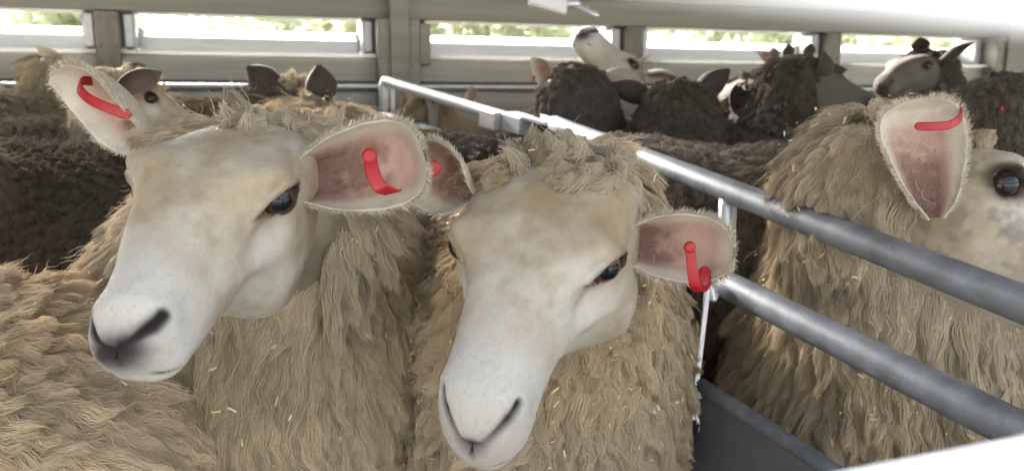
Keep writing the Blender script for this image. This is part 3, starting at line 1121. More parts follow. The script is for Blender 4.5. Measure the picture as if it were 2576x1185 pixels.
def make_sheep(label, head_R, head_p, shoulder, hip, r_sh=.20, r_hip=.215, group=None, hero=False, ears=None, seed=0,
               wool=None, face=None, loft=None, eyes=True, tags=(), legs=True, neck_r=None, neck_off=None, fur=True, knot=None,
               chaff=0, chest=None, extra=(), dens=None, res=None, face_side=None, scale=1.0, mute_hair=False, hairline=0.012, marks=None, iris=None, earshade=0.0):
    """head_R 3x3 (columns right, muzzle, up in world), head_p world position of the poll"""
    rng = np.random.default_rng(100 + seed)
    shoulder, hip = np.asarray(shoulder, float), np.asarray(hip, float)
    base = np.array([(shoulder[0] + hip[0]) / 2, (shoulder[1] + hip[1]) / 2, 0.0])
    root = empty('sheep', base, label, 'sheep', group or 'sheep penned in the trailer')
    scale = np.ones(3) * np.asarray(scale, float)
    H0_ = lambda v: head_p + (np.asarray(v, float) * scale) @ head_R.T
    H = H0_
    if marks:                                   # individual modelling of this head: soft pushes at a few anatomical points
        lw = (loft or {})
        mp, md = [], []
        for (lx, ly, lz), (px, py) in marks:
            lx = lx * np.interp(ly, [.10, .165], [lw.get('wback', 1), lw.get('wide', 1)])
            p = H0_((lx, ly, lz))
            dep = -(CAMM.T @ (p - CAMP))[2]
            mp.append(p)
            md.append(W(px, py, dep) - p)
        mp, md = np.array(mp), np.array(md)
        Kf = lambda a: np.exp(-(np.linalg.norm(a[:, None] - mp[None], axis=-1) / .055) ** 2)
        cf = np.linalg.solve(Kf(mp) + .08 * np.eye(len(mp)), md)

        def H(v):
            p = H0_(v)
            q_ = p.reshape(-1, 3)
            return (q_ + Kf(q_) @ cf).reshape(p.shape)
    inv = lambda p: ((p - head_p) @ head_R) / scale
    # skeleton cones (skin surface; the wool stands off it)
    neck_r = neck_r or ((.078, .135) if hero else (.060, .115))
    nb = H(neck_off or ((0, -.035, -.07) if hero else (0, -.04, -.085)))
    bdir = nrm(shoulder - hip)
    chestp = shoulder + bdir * .06 + np.array([0, 0, -.05]) if chest is None else np.asarray(chest, float)
    cones = [(hip, shoulder, r_hip, r_sh, .08), (chestp, shoulder, r_sh * .82, r_sh * .9, .08),
             (nb, shoulder + np.array([0, 0, -.01]), neck_r[0], neck_r[1], .07),
             (H((0, .0, -.070 if hero else -.062)), H((0, -.04, -.085 if hero else -.07)), .052, .056 if hero else .062, .03)]
    cones += list(extra)
    if legs:
        sd = nrm(np.cross(bdir, [0, 0, 1.0]))
        for e, c0 in ((shoulder, .02), (hip, -.06)):
            for s in (-1, 1):
                top = e + sd * s * .105 - np.array([0, 0, r_sh * .55]) + bdir * c0
                knee = np.array([top[0], top[1], .24]) + bdir * (.02 if e is shoulder else -.05)
                foot = np.array([top[0], top[1], .03])
                cones += [(top, knee, .075, .035, .03), (knee, foot, .027, .024, .02), (foot, foot + bdir * .03 + np.array([0, 0, -.005]), .026, .022, .01)]
    if hero:
        for e in (ears or []):
            if 'base' in e and e.get('shape') != 4:
                bb = np.asarray(e['base'], float)
                ax_ = nrm(np.asarray(e['tip']) - bb)
                q0 = inv(bb)
                op_ = nrm(np.asarray(e['opening']) - ax_ * (ax_ @ np.asarray(e['opening'])))
                cones.append((H((np.sign(q0[0]) * .035, -.005, -.045)), bb + ax_ * .004 - op_ * .016, .028, .011, .02))
    fn = lambda p: sdf(p, cones)
    allp = np.array([c[0] for c in cones] + [c[1] for c in cones])
    res = res or (.016 if hero else .026)
    V, Fc = surface_nets(fn, allp.min(0) - .27, allp.max(0) + .27, res)
    # lumpy skin under the wool
    Nn = grad(fn, V)
    ql = inv(V)
    wmask = np.clip((-ql[:, 1] - .0) / .03, 0, 1)
    V = V + Nn * ((fbm(V, 22, 3, seed) * .007) * np.clip((V[:, 2] - .3) / .1, 0, 1))[:, None]
    wl = dict(col=(.53, .435, .31), length=.045, nstr=160 if hero else 30, spread=.0125 if hero else .012, rad=.00027 if hero else .0006, m=7 if hero else 5)
    wl.update(wool or {})
    wc = np.array(wl['col'])
    tint = wc * (.45 + .2 * fbm(V, 30, 2, seed)[:, None])  # skin darker than the wool, painting shade into the gaps between locks
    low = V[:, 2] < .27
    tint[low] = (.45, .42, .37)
    # head
    lo = dict(ny=190, nt=150) if hero else dict(ny=90, nt=72)
    lo.update(loft or {})
    HV, HF, H0, masks = head_loft(**lo)
    HT = face_tint(H0, masks, **(dict(seed=seed) | (face or {})))
    HW = H(HV)
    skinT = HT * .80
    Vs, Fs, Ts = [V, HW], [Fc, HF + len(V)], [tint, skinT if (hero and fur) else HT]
    nv = len(V) + len(HW)
    ear_data = []
    for k_, e in enumerate(ears or []):
        e = dict(e)
        if hero and 'base' in e:
            bb = np.asarray(e['base'], float)
            dd = np.linalg.norm(V - bb, axis=1)
            cc = np.array((.58, .50, .41))
            if face and face.get('dark'):
                cc = cc * .3
            mixk = np.clip((.055 - dd) / .02, 0, 1)[:, None]
            Ts[0] = Ts[0] * (1 - mixk) + cc * mixk
        sdx = e.pop('side', None)
        if sdx is not None and 'base' not in e:
            e['base'] = H((sdx * .054, -.005, -.032))
        if not hero:
            e.setdefault('shape', 2.0)
            e.setdefault('ns', 22)
            e.setdefault('na', 12)
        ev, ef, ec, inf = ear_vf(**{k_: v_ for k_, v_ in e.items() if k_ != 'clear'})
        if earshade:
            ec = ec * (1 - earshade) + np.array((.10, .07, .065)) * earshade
        if face and face.get('dark'):
            kd_ = min(1, face['dark'] * 1.25)
            ec = ec * (1 - kd_) + np.array((.075, .06, .05)) * kd_
        Vs.append(ev)
        Fs.append(ef + nv)
        Ts.append(ec)
        nv += len(ev)
        ear_data.append((ev, ef, ec, inf, e))
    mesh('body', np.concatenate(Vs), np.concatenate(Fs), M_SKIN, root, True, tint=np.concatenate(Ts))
    if eyes:
        for s in (1, -1):
            fl_ = np.array([s, 1, 1])
            tan, upv, out = (v * fl_ for v in masks['eax'])
            sc_ = scale * np.array([lo.get('wback', lo.get('wide', 1)), 1, 1])
            out_w = head_R @ nrm(out / sc_)
            tan_w = head_R @ nrm(tan * sc_)
            tan_w = nrm(tan_w - out_w * (tan_w @ out_w))
            up_w = np.cross(out_w, tan_w)
            up_w = up_w * np.sign(up_w @ (head_R @ upv))
            Ew = H(masks['E'] * fl_ * np.array([lo.get('wback', lo.get('wide', 1)), 1, 1]))
            EV, EF, EC = eye_vf(Ew - out_w * .0118, np.stack([tan_w, up_w, out_w], 1), .0160, iris or (.07, .035, .015))
            mesh('eye', EV, EF, M_EYE, root, True, tint=EC)
    # ---- fleece
    dens = dens or (4000 if hero else 2600)
    P, N2, Tt, bc = sample_mesh(V, Fc, dens * 4, rng)
    N2 = grad(fn, P)
    q = inv(P)
    inside = (np.abs(q[:, 0]) < .062) & (q[:, 1] > -.005) & (q[:, 2] > -.135) & (q[:, 2] < .01)
    keep = ~inside & (P[:, 2] > .30) & ~((q[:, 1] > hairline) & (np.linalg.norm(q - [0, .1, -.06], axis=1) < .16) & (q[:, 2] > -.16))
    P0 = P + rng.normal(size=P.shape) * 0
    # thin the wool on the side away from the near wall
    view = nrm(CAMP - P)
    facing = (view * N2).sum(1) > -.25
    keep &= facing | (rng.random(len(P)) < .3)
    if hero:                                        # partings between the matted locks
        pn = fbm(P * np.array([1, 1, .38]), 15, 2, seed + 60)
        keep &= np.abs(pn) > .03
    if mute_hair:
        keep &= False
    P, N2 = P[keep], N2[keep]
    cell = 1 / math.sqrt(dens)
    key = np.floor(P / (cell * 1.02)).astype(int)
    _, first = np.unique(key, axis=0, return_index=True)
    P, N2 = P[first], N2[first]
    ok = np.ones(len(P), bool)
    for ev, ef, ec, inf, e in ear_data:            # keep the wool clear of the ears
        bse, ax_ = np.asarray(e['base'], float), inf['ax']
        Lr = np.linalg.norm(np.asarray(e['tip']) - bse)
        h = np.clip((P - bse) @ ax_, 0, Lr)
        dd = np.linalg.norm(P - bse - h[:, None] * ax_, axis=1)
        ok &= dd > e.get('clear', .024 if hero else .018)
    P, N2 = P[ok], N2[ok]
    kw = {k: v for k, v in wl.items()}
    pts, r, tn = locks(P, N2, rng, seed=seed, **kw)
    allc = [(pts, r, tn)]
    # ---- topknot from the back of the skull
    kn = dict(length=.035 if hero else wl['length'] * .8, up=.75, flow=head_R @ np.array([0, .4, .3]), nflow=.9, curl=.005, m=wl.get('m', 7), nstr=wl['nstr'], spread=wl['spread'], col=tuple(wc * .97), rad=wl['rad'], droop=.05)
    kn.update(knot or {})
    side_cut = kn.pop('cut', None)
    ymax = kn.pop('ymax', .022)
    P, N2, Tt, bc = sample_mesh(HW, HF, dens * 1.0, rng)
    q = inv(P)
    edge = ymax + .010 * vnoise(q, 60, seed)
    if side_cut is not None:
        edge = edge - side_cut[1] * np.clip(q[:, 0] * side_cut[0], 0, 1)
    keep = (q[:, 1] < edge) & (q[:, 1] > -.06) & (q[:, 2] > -.060 - .3 * np.clip(q[:, 1], -1, 0)) & (np.abs(q[:, 0]) < .054)
    P, N2 = P[keep], N2[keep]
    cenp = H((0, -.02, -.06))
    N2 = nrm(P - cenp)
    ok = np.ones(len(P), bool)
    for ev, ef, ec, inf, e in ear_data:
        bse, ax_ = np.asarray(e['base'], float), inf['ax']
        Lr = np.linalg.norm(np.asarray(e['tip']) - bse)
        h = np.clip((P - bse) @ ax_, 0, Lr)
        ok &= np.linalg.norm(P - bse - h[:, None] * ax_, axis=1) > e.get('clear', .024 if hero else .018) * .9
    P, N2 = P[ok], N2[ok]
    if len(P) and not mute_hair:
        kp, kr, kt = locks(P, N2, rng, seed=seed + 40, **kn)
        allc.append((kp, kr, kt))
    if not mute_hair:
        pts = np.concatenate([a[0] for a in allc])
        tn = np.concatenate([a[2] for a in allc])
        curves_obj('fleece', pts, r, tn, M_HAIR, root)
    # ---- short fur on face and ears
    if fur and hero:
        P, N2, T, bc = sample_mesh(HW, HF, 300000, rng)
        q = inv(P)
        vv = nrm(CAMP - P)
        C = (HT[T] * bc[..., None]).sum(1)
        mk = sum(masks[k] for k in ('lid', 'nos', 'phi'))
        mm = (mk[T] * bc).sum(1)
        keep = (q[:, 1] > -.03) & ((vv * N2).sum(1) > -.35) & (mm < .45) & (rng.random(len(P)) < .8)
        P, N2, C, q = P[keep], N2[keep], C[keep], q[keep]
        fd = head_R @ np.array([0, -1, -.15])
        away = np.stack([q[:, 0] * 6, -np.ones(len(q)), -.3 + (q[:, 2] + .05) * 6], 1) @ head_R.T
        fl = nrm(away) + .35 * vecnoise(P, 40, seed)
        fl = nrm(fl - N2 * (fl * N2).sum(1, keepdims=True))
        Lf = np.interp(q[:, 1], [0, .06, .2, .27], [.014, .011, .0065, .0035])[:, None] * rng.uniform(.6, 1.3, (len(P), 1))
        d0 = nrm(fl * .8 + N2 * .45 + rng.normal(size=P.shape) * .1)
        s = np.linspace(0, 1, 4)[None, :, None]
        fp = P[:, None] + d0[:, None] * Lf[:, None] * s + (fl * .35 - N2 * .25)[:, None] * Lf[:, None] * s ** 2
        clump = vnoise(q * np.array([1, .35, 1]), 210, seed)[:, None] * .6 + vnoise(q * np.array([1, .3, 1]), 90, seed + 2)[:, None] * .5
        allf, allt = [fp], [C * 1.10 * (1 + .17 * rng.normal(size=(len(P), 1)) + .22 * clump * np.array([[.8, 1, 1.3]]))]
        for ev, ef, ec, inf, e in ear_data:
            P, N2, T, bc = sample_mesh(ev, ef, 420000, rng)
            C = (ec[T] * bc[..., None]).sum(1)
            inn = (inf['inner'][T] * bc).sum(1) > .5
            rim = (inf['rim'][T] * bc).sum(1)
            keep = (~inn) | (rim > .62) | (rng.random(len(P)) < .12)
            P, N2, C, rim, inn = P[keep], N2[keep], C[keep], rim[keep], inn[keep]
            sgn = np.sign(((P - e['base']) @ inf['sd']))[:, None] * inf['sd']
            fl = nrm(inf['ax'] * .9 + sgn * np.clip(rim - .4, 0, 1)[:, None] * 1.6 + .25 * rng.normal(size=P.shape))
            Lf = (.0045 + .0030 * np.clip((rim - .7) / .3, 0, 1))[:, None] * rng.uniform(.5, 1.3, (len(P), 1))
            d0 = nrm(fl * .8 + N2 * .35)
            fp = P[:, None] + d0[:, None] * Lf[:, None] * s
            allf.append(fp)
            allt.append(C * (1 + .1 * rng.normal(size=(len(P), 1))))
        curves_obj('short_fur', np.concatenate(allf), np.array([.00026, .00025, .00020, .00006]), np.concatenate(allt), M_FUR, root)
    # ---- ear tags
    for tg in tags:
        V, Fc = join(tg)
        mesh('ear_tag', V, Fc, M_RED, root, True)
    if chaff:
        P, N2, T, bc = sample_mesh(V_all := np.concatenate([Vs[0]]), Fs[0], 3000, rng)
        N2 = grad(fn, P)
        vv = nrm(CAMP - P)
        k = np.where(((vv * N2).sum(1) > .1) & (P[:, 2] > .35))[0]
        k = rng.choice(k, min(chaff, len(k)), replace=False)
        V1, F1 = chaff_vf(P[k], N2[k], rng, lift=wl['length'] * .55)
        P, N2, T, bc = sample_mesh(HW, HF, 20000, rng)
        q = inv(P)
        kk = np.where((q[:, 1] < .10 + .02 * rng.normal(size=len(P))) & (q[:, 1] > .0) & (q[:, 2] > -.05))[0]
        kk = rng.choice(kk, min(chaff // 2, len(kk)), replace=False)
        V2, F2 = chaff_vf(P[kk], N2[kk], rng, size=(.0017, .0010), lift=.0065)
        V3, F3 = join([(V1, F1), (V2, F2)])
        o = mesh('chaff', V3, F3, M_STRAW, root, False)
        o['kind'] = 'stuff'
    return root


def from_eye(R, side, px, py, d, scale=1.0):
    return W(px, py, d) - R @ (np.array([side * .062, .099, -.037]) * scale)


def headR(x, y):
    y = nrm(y)
    x = np.asarray(x, float)
    x = nrm(x - y * (x @ y))
    return CAMM @ np.stack([x, y, np.cross(x, y)], 1)


UPZ = np.array([0, 0, 1.0])


def back(px, py, d, r=.2, woolly=.03):
    """centre of a barrel of radius r whose woolly back line shows at px, py"""
    return W(px, py, d) - UPZ * (r + woolly)


def tagstrap(path, side, wid=.0085, thk=.0022, knob=True):
    p = [W(*q) for q in path]
    parts = [strip_vf(p, C2W(side), wid, thk)]
    if knob:
        a = p[0]
        parts.append(tube_vf([a - C2W((0, 0, .003)), a + C2W((0, 0, .0005)), a + C2W((0, 0, .003)), a + C2W((0, 0, .0035))], [wid * .5, wid * .56, wid * .5, wid * .3], 18))
    return parts


# ---- left foreground head
RA = CAMM @ np.array([[-0.975, -0.219, -0.048], [0.086, -0.563, 0.822], [-0.206, 0.797, 0.568]])
pA = CAMP + CAMM @ np.array([-0.235, 0.099, -0.688])
MARKS = [(-.056, .096, -.034), (.060, .092, -.026), (-.020, .262, -.064), (0, .274, -.084), (0, .250, -.114), (.020, .262, -.064), (-.036, .235, -.085), (-.068, .045, -.045), (-.045, .07, -.128)]
make_sheep('cream-faced sheep in the left foreground with dark grey nose and an upright left ear', RA, pA,
    W(640, 850, 1.00), W(800, 540, 1.60), hero=True, seed=1, scale=(1, .777, 1.0), iris=(.08, .038, .016),
    marks=list(zip(MARKS, [(690, 514), (338, 440), (378, 818), (279, 893), (385, 968), (248, 832), (498, 860), (768, 450), (700, 785)])), r_sh=.19, ears=[
    dict(base=W(770, 455, .685), tip=W(1058, 396, .625), opening=C2W((-.30, -.2, 1)), wmax=.036, seed=2, bend=-.10, clear=.064, dirt_shade=.12, shape=4),
    dict(base=W(392, 375, .72), tip=W(118, 200, .72), opening=C2W((-.35, -.6, .8)), wmax=.033, seed=3, tube=.85, dirt_shade=.2)],
    face=dict(nose=1.0, tan=.85),
    tags=[tagstrap([(930, 393, .632), (934, 422, .628), (942, 450, .626), (958, 474, .626), (988, 484, .632), (996, 480, .65)], (1, .2, 0), .0115),
          tagstrap([(330, 292, .70), (270, 272, .70), (222, 250, .705), (198, 225, .712), (200, 203, .72), (240, 205, .74), (300, 232, .75)], (.5, 1, .2), .009, knob=False)],
    loft=dict(wide=1.174, wback=1.098, eye_open=.68, flat=.004, eye_len=1.3, nos=1.2), neck_off=(0, -.035, -.11), knot=dict(length=.040, up=.8, ymax=.014, cut=(1, 1.2)), chaff=260, wool=dict(length=.055))
# ---- centre head
RB = CAMM @ np.array([[-0.936, -0.323, -0.141], [0.125, -0.677, 0.726], [-0.329, 0.662, 0.674]])
pB = CAMP + CAMM @ np.array([0.035, 0.056, -0.688])
make_sheep('white-faced sheep in the centre foreground with pale nose, woolly topknot and chaff on its forehead', RB, pB,
    W(1372, 900, 1.02), W(1290, 740, 1.42), hero=True, seed=4, r_sh=.160, neck_off=(0, -.03, -.10), scale=(1, .838, .924), loft=dict(wide=1.113, wback=1.161, eye_len=1.1, eye_open=.78),
    marks=list(zip(MARKS + [(.036, .24, -.085)], [(1508, 684), (1150, 606), (1272, 1048), (1182, 1140), (1216, 1174), (1133, 1025), (1358, 1040), (1590, 600), (1555, 835), (1113, 980)])), ears=[
    dict(base=W(1582, 612, .69), tip=W(1840, 640, .63), opening=C2W((-.15, -.1, 1)), wmax=.028, seed=5, bend=-.06, dirt_shade=.12, shape=4),
    dict(base=W(1188, 495, .71), tip=W(1000, 408, .70), opening=C2W((-.3, -.4, .9)), wmax=.033, seed=6, dirt_shade=.2)],
    face=dict(nose=.12, tan=.8),
    tags=[tagstrap([(1735, 622, .625), (1740, 655, .622), (1743, 690, .622), (1748, 722, .625), (1762, 733, .635), (1774, 720, .65), (1778, 690, .66)], (1, 0, 0)) + [strip_vf([W(1768, 728, .652), W(1770, 700, .655), W(1774, 672, .66)], C2W((1, 0, 0)), .0105, .005), strip_vf([W(1762, 716, .648), W(1779, 712, .648)], C2W((0, 1, 0)), .006, .004)],
          tagstrap([(1056, 428, .678), (1080, 425, .674), (1108, 422, .680)], (0, 1, 0), .0135, .004, knob=False)],
    chaff=300, iris=(.17, .075, .02), wool=dict(length=.036, nflow=.8, curl=.005, up=.42, ffreq=12), knot=dict(length=.029, up=.78, ymax=.018))
# ---- fleece at the lower left corner
make_sheep('sheep at the lower left corner showing only its pale tan curly fleece', headR((.3, 0, 1), (-.9, -.3, .1)), W(-900, 800, .9),
    W(-450, 1330, .80) , W(-95, 1310, .76), r_sh=.215, r_hip=.222, hero=True, seed=9, eyes=False, fur=False, chaff=120,
    ears=[dict(side=1, tip=W(-900, 650, .8), opening=C2W((0, 0, 1)))],
    wool=dict(length=.05, flow=C2W((.9, -.45, .0)), nflow=.35, col=(.62, .49, .33), droop=0, curl=.0038, lam=.034))
# ---- right sheep behind the gate
RS = headR((-.35, .1, .95), (.80, -.35, .50))
make_sheep('large-eyed sheep at the right edge behind the gate, red strap across its upright ear', RS, from_eye(RS, 1, 2552, 472, .78),
    W(2275, 1010, 1.12), W(2750, 760, 1.70), hero=True, seed=12, r_sh=.225, r_hip=.23, neck_r=(.085, .15), scale=1.0, ears=[
    dict(base=W(2350, 550, .76), tip=W(2325, 248, .745), opening=C2W((-.1, -.1, 1)), wmax=.0385, seed=13, clear=.052, tube=.9, dirt_shade=.28, shape=3),
    dict(side=-1, tip=W(2730, 500, 1.12), opening=C2W((.0, -.15, 1)), wmax=.03)],
    tags=[tagstrap([(2300, 318, .735), (2340, 319, .73), (2385, 317, .73), (2410, 305, .735), (2420, 285, .75), (2407, 270, .77)], (0, 1, 0), .008, knob=False)],
    face=dict(nose=.3, tan=.75, blotch=.45), iris=(.03, .018, .012), loft=dict(eye_open=1.25, lid=1.5), knot=dict(length=.022, ymax=.07, up=.6), chaff=350, wool=dict(length=.05, nflow=.3), extra=[(W(2120, 480, 1.12), W(2250, 800, 1.12), .08, .17, .08)])

BACKLIT_WOOL = dict(col=(.16, .132, .105), length=.026, spread=.012, nstr=60, up=.38, droop=.05, nflow=.15, cvar=.03, curl=.0015, rad=.00042, lvar=.1, fuzz=.05)  # wool colour lowered to carry the flock's backlit shade
BACKLIT_FACE = dict(dark=.90, tan=.8, nose=.8)  # backlit shade mixed into face and ear colour
SM = dict(fur=False, dens=4200)
BEHIND = lambda yx=0.0, p=-.35: headR((1, 0, yx), (-yx, p, -.93))
OPN = C2W((0, 0, -1))
# ---- left background
make_sheep('shade-darkened sheep standing crosswise behind the left foreground head', headR((0, 0, -1), (-1, -.3, .1)), W(-260, 330, 1.2),
    back(-60, 345, 1.36), back(330, 345, 1.42), seed=20, wool={**BACKLIT_WOOL, 'length': .035, 'col': (.16, .13, .10), 'up': .6}, **SM)
make_sheep('sheep in the second row at the left edge, only its wool-tipped back showing', headR((0, 0, -1), (-1, -.3, .1)), W(-300, 290, 1.5),
    back(-120, 290, 1.55), back(150, 290, 1.60), seed=21, wool=dict(BACKLIT_WOOL, length=.035, col=(.30, .25, .19), up=.6, fuzz=.06), **SM)
make_sheep('third-row sheep at the left edge with a pale lit ridge of wool along its back', headR((0, 0, -1), (-1, -.2, .1)), W(-320, 200, 1.8),
    back(-120, 212, 1.85), back(190, 215, 1.88), seed=22, wool=dict(BACKLIT_WOOL, length=.035, col=(.42, .36, .27), up=.6, fuzz=.06), **SM)
make_sheep('cream sheep resting its curled ear against the left end of the back wall', headR((.9, 0, -.3), (-.2, -.3, -.9)), W(150, 168, 2.0),
    back(200, 330, 2.05), back(560, 330, 2.1), seed=23, wool=dict(col=(.55, .47, .36)), ears=[
    dict(base=W(178, 190, 1.98), tip=W(22, 168, 1.95), opening=C2W((-.1, -.5, .9)), wmax=.042), dict(side=1, tip=W(88, 116, 2.02), opening=C2W((0, 0, 1)), wmax=.02)], **SM)
RF = headR((.3, .1, 1.0), (.8, -.4, .3))
make_sheep('sheep with a white brow, dark eye and two pointed ears above the upright left ear', RF, from_eye(RF, 1, 382, 249, 1.5, .72),
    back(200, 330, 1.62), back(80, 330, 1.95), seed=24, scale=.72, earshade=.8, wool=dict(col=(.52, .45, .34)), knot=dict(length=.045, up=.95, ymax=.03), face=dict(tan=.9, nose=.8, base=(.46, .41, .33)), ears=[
    dict(side=1, base=W(300, 225, 1.46), tip=W(404, 184, 1.42), opening=C2W((-.2, -.6, .6)), wmax=.022), dict(side=-1, base=W(300, 190, 1.56), tip=W(368, 166, 1.58), opening=C2W((0, -.4, .6)), wmax=.015)], **SM)
make_sheep('sheep whose wool-topped back runs along the back wall left of the wide pillar', headR((0, 0, -1), (-1, -.4, .1)), W(330, 300, 1.95),
    back(420, 236, 1.86), back(690, 236, 1.86), seed=25, wool=dict(col=(.42, .35, .26)), **SM)
make_sheep('sheep seen from behind with two shade-darkened upright ears, left of the wide pillar', headR((.8, 0, .55), (.55, -.35, -.75)), W(748, 218, 1.72),
    back(850, 262, 1.72, .13), back(760, 330, 1.55, .2), seed=26, r_sh=.13, wool=dict(BACKLIT_WOOL), face=dict(BACKLIT_FACE), knot=dict(length=.04, up=.95, ymax=.03, col=(.5, .43, .33)), ears=[
    dict(base=W(705, 235, 1.66), tip=W(622, 168, 1.64), opening=OPN, wmax=.030), dict(base=W(815, 262, 1.60), tip=W(800, 164, 1.58), opening=C2W((-.4, 0, -1)), wmax=.032)], **SM)
make_sheep('added curly sheep back between the two foreground heads, coloured as the unlit centre rump', headR((0, 0, -1), (-1, -.6, .1)), W(760, 480, 1.5),
    back(980, 322, 1.50, .19), back(1290, 345, 1.52, .19), seed=41, wool=dict(BACKLIT_WOOL, length=.032, col=(.11, .09, .07)), **SM)  # extra body standing in for the centre sheep's shaded rump
# ---- behind the gate
make_sheep('sheep peeping under the silver gate tube beside the wide pillar', BEHIND(.2), W(1075, 262, 2.15),
    back(1150, 300, 2.12), back(1330, 330, 2.12), seed=27, wool=dict(col=(.5, .42, .32)), face=dict(tan=.5), ears=[
    dict(base=W(1075, 275, 2.12), tip=W(1048, 232, 2.1), opening=C2W((0, 0, 1)), wmax=.022), dict(base=W(1183, 262, 2.1), tip=W(1186, 216, 2.1), opening=C2W((-.5, 0, 1)), wmax=.018)], **SM)
make_sheep('shade-darkened woolly sheep with one pale notched ear raised, left of the lifted cream head', BEHIND(-.1, -.1), W(1450, 185, 1.72),
    back(1440, 225, 1.80, .16), back(1620, 262, 1.92, .16), seed=28, r_sh=.15, r_hip=.15, neck_r=(.085, .12), wool=dict(BACKLIT_WOOL), face=dict(tan=.8), ears=[
    dict(base=W(1392, 215, 1.70), tip=W(1334, 148, 1.70), opening=C2W((-.8, 0, .5)), wmax=.028), dict(base=W(1510, 205, 1.72), tip=W(1592, 184, 1.74), opening=OPN, wmax=.02)],
    tags=[tagstrap([(1343, 190, 1.68), (1341, 205, 1.68)], (1, 0, 0), .008, knob=False)], **SM)
RK = headR((-.8, 0, -.6), (-.42, .45, .8))
make_sheep('cream sheep lifting its muzzle to the slot above the others', RK, from_eye(RK, -1, 1592, 162, 2.0),
    back(1640, 290, 2.14), back(1800, 310, 2.16), seed=29, wool=dict(col=(.58, .50, .38)), face=dict(tan=.25, nose=.9), neck_off=(0, -.045, -.085), ears=[
    dict(base=W(1628, 186, 2.02), tip=W(1716, 206, 1.98), opening=C2W((.1, -.9, .4)), wmax=.020), dict(side=1, tip=W(1640, 140, 2.25), opening=C2W((0, -1, 0)), wmax=.02)],
    tags=[tagstrap([(1672, 207, 1.97), (1690, 210, 1.965), (1708, 209, 1.97)], (0, 1, 0), .016, knob=False)], **SM)
make_sheep('shade-darkened sheep seen from behind with both ears spread wide, below the raised cream head', BEHIND(0, -.3), W(1690, 236, 1.66),
    back(1690, 290, 1.58, .13), back(1700, 340, 1.38, .15), seed=30, r_sh=.12, r_hip=.15, neck_r=(.08, .12), wool=dict(BACKLIT_WOOL, col=(.125, .102, .082)), face=dict(BACKLIT_FACE), ears=[
    dict(base=W(1640, 248, 1.66), tip=W(1532, 212, 1.66), opening=OPN, wmax=.024), dict(base=W(1748, 246, 1.66), tip=W(1834, 176, 1.66), opening=OPN, wmax=.026)], **SM)
make_sheep('shade-darkened sheep with a rounded neck beside the pair of wide-spread ears', BEHIND(.3, -.2), W(1905, 195, 1.80),
    back(1905, 225, 1.70, .11), back(1930, 330, 1.45, .16), seed=31, r_sh=.10, r_hip=.15, neck_r=(.065, .10), wool=dict(BACKLIT_WOOL, col=(.125, .102, .082)), face=dict(BACKLIT_FACE), ears=[
    dict(base=W(1862, 215, 1.70), tip=W(1850, 285, 1.64), opening=C2W((0, 0, 1)), wmax=.018)], **SM)
make_sheep('distant fawn sheep head with a small pricked ear, in front of the fourth slot', headR((-.2, 0, -.95), (-.75, -.3, .4)), W(1945, 165, 2.3),
    back(1960, 245, 2.25), back(2140, 245, 2.25), seed=32, wool=dict(col=(.40, .33, .25)), face=dict(tan=.9, nose=.8), scale=.8, ears=[
    dict(base=W(1950, 148, 2.2), tip=W(1946, 118, 2.2), opening=C2W((0, 0, 1)), wmax=.015), dict(side=-1, tip=W(1905, 128, 2.2), opening=C2W((0, 0, 1)), wmax=.018)], **SM)
make_sheep('distant shade-darkened sheep head with two tiny upright ears, against the slot post', BEHIND(0, -.2), W(2010, 165, 2.3),
    back(2020, 235, 2.2, .15), back(2060, 330, 1.95, .15), seed=33, wool=dict(BACKLIT_WOOL, col=(.11, .095, .078)), face=dict(BACKLIT_FACE), scale=.85, ears=[
    dict(base=W(1985, 142, 2.16), tip=W(1982, 112, 2.16), opening=OPN, wmax=.016), dict(base=W(2034, 142, 2.16), tip=W(2038, 110, 2.16), opening=OPN, wmax=.016)], **SM)
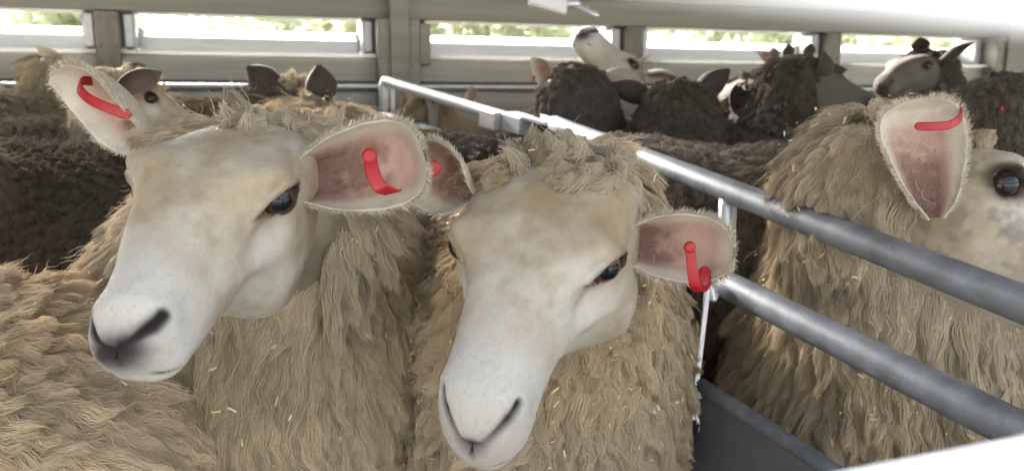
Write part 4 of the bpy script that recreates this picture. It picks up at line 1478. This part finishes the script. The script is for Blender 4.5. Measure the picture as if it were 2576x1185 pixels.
make_sheep('shade-darkened sheep with a tall rounded ear, its head sloping down to the right', headR((.1, .1, 1), (.70, -.62, .1)), W(2085, 190, 1.60),
    back(1990, 250, 1.55, .15), back(1900, 340, 1.35, .18), seed=34, r_sh=.13, r_hip=.15, wool=dict(BACKLIT_WOOL, col=(.125, .102, .082)), face=dict(BACKLIT_FACE), eyes=False, ears=[
    dict(base=W(2066, 205, 1.55), tip=W(2070, 132, 1.54), opening=C2W((-.7, 0, -.7)), wmax=.026)], **SM)
RP = headR((-.66, 0, -.75), (-.74, -.22, .62))
make_sheep('grey-faced sheep in profile looking left, its long ear pointing right across the slot', RP, from_eye(RP, -1, 2332, 168, 2.12, .88),
    back(2400, 240, 2.2, .15), back(2480, 330, 1.95, .15), seed=35, r_sh=.13, r_hip=.15, scale=.88, wool=dict(BACKLIT_WOOL), face=dict(dark=.86, tan=.6, nose=1), neck_r=(.085, .12), ears=[
    dict(base=W(2368, 155, 2.12), tip=W(2452, 108, 2.08), opening=C2W((.2, -.7, .5)), wmax=.018), dict(base=W(2318, 132, 2.2), tip=W(2314, 94, 2.2), opening=C2W((-.5, 0, .7)), wmax=.024)], **SM)
make_sheep('sheep whose sunlit pale back shows behind the grey-faced profile head', headR((0, 0, 1), (1, -.3, .1)), W(2650, 230, 2.15),
    back(2180, 226, 2.12), back(2520, 205, 2.14), seed=36, wool=dict(col=(.55, .48, .38)), **SM)
make_sheep('shade-darkened sheep cut off by the right edge, red tag below its upright ear', headR((.5, 0, .8), (.8, -.4, -.3)), W(2575, 215, 1.35),
    back(2780, 285, 1.35), back(3020, 285, 1.40), seed=37, wool=dict(BACKLIT_WOOL), face=dict(BACKLIT_FACE), eyes=False, ears=[
    dict(base=W(2520, 265, 1.30), tip=W(2500, 180, 1.30), opening=C2W((.4, 0, 1)), wmax=.022)],
    tags=[tagstrap([(2516, 276, 1.26), (2535, 270, 1.26), (2560, 262, 1.27)], (0, 1, 0), .009, knob=False)], **SM)
make_sheep('brown-grey sheep back just beyond the gate rail, behind the central topknot', headR((-1, 0, 0), (0, -.6, .8)), W(1330, 500, 1.55),
    back(1560, 315, 1.42), back(1900, 352, 1.42), seed=38, wool=dict(col=(.27, .215, .165), length=.03), **SM)
make_sheep('sheep back in shade between the gate rail and the right-hand woolly neck', headR((0, 0, 1), (1, -.6, .1)), W(2250, 420, 1.5),
    back(1930, 335, 1.36), back(2150, 360, 1.48), seed=39, wool=dict(col=(.22, .18, .14), length=.03), **SM)
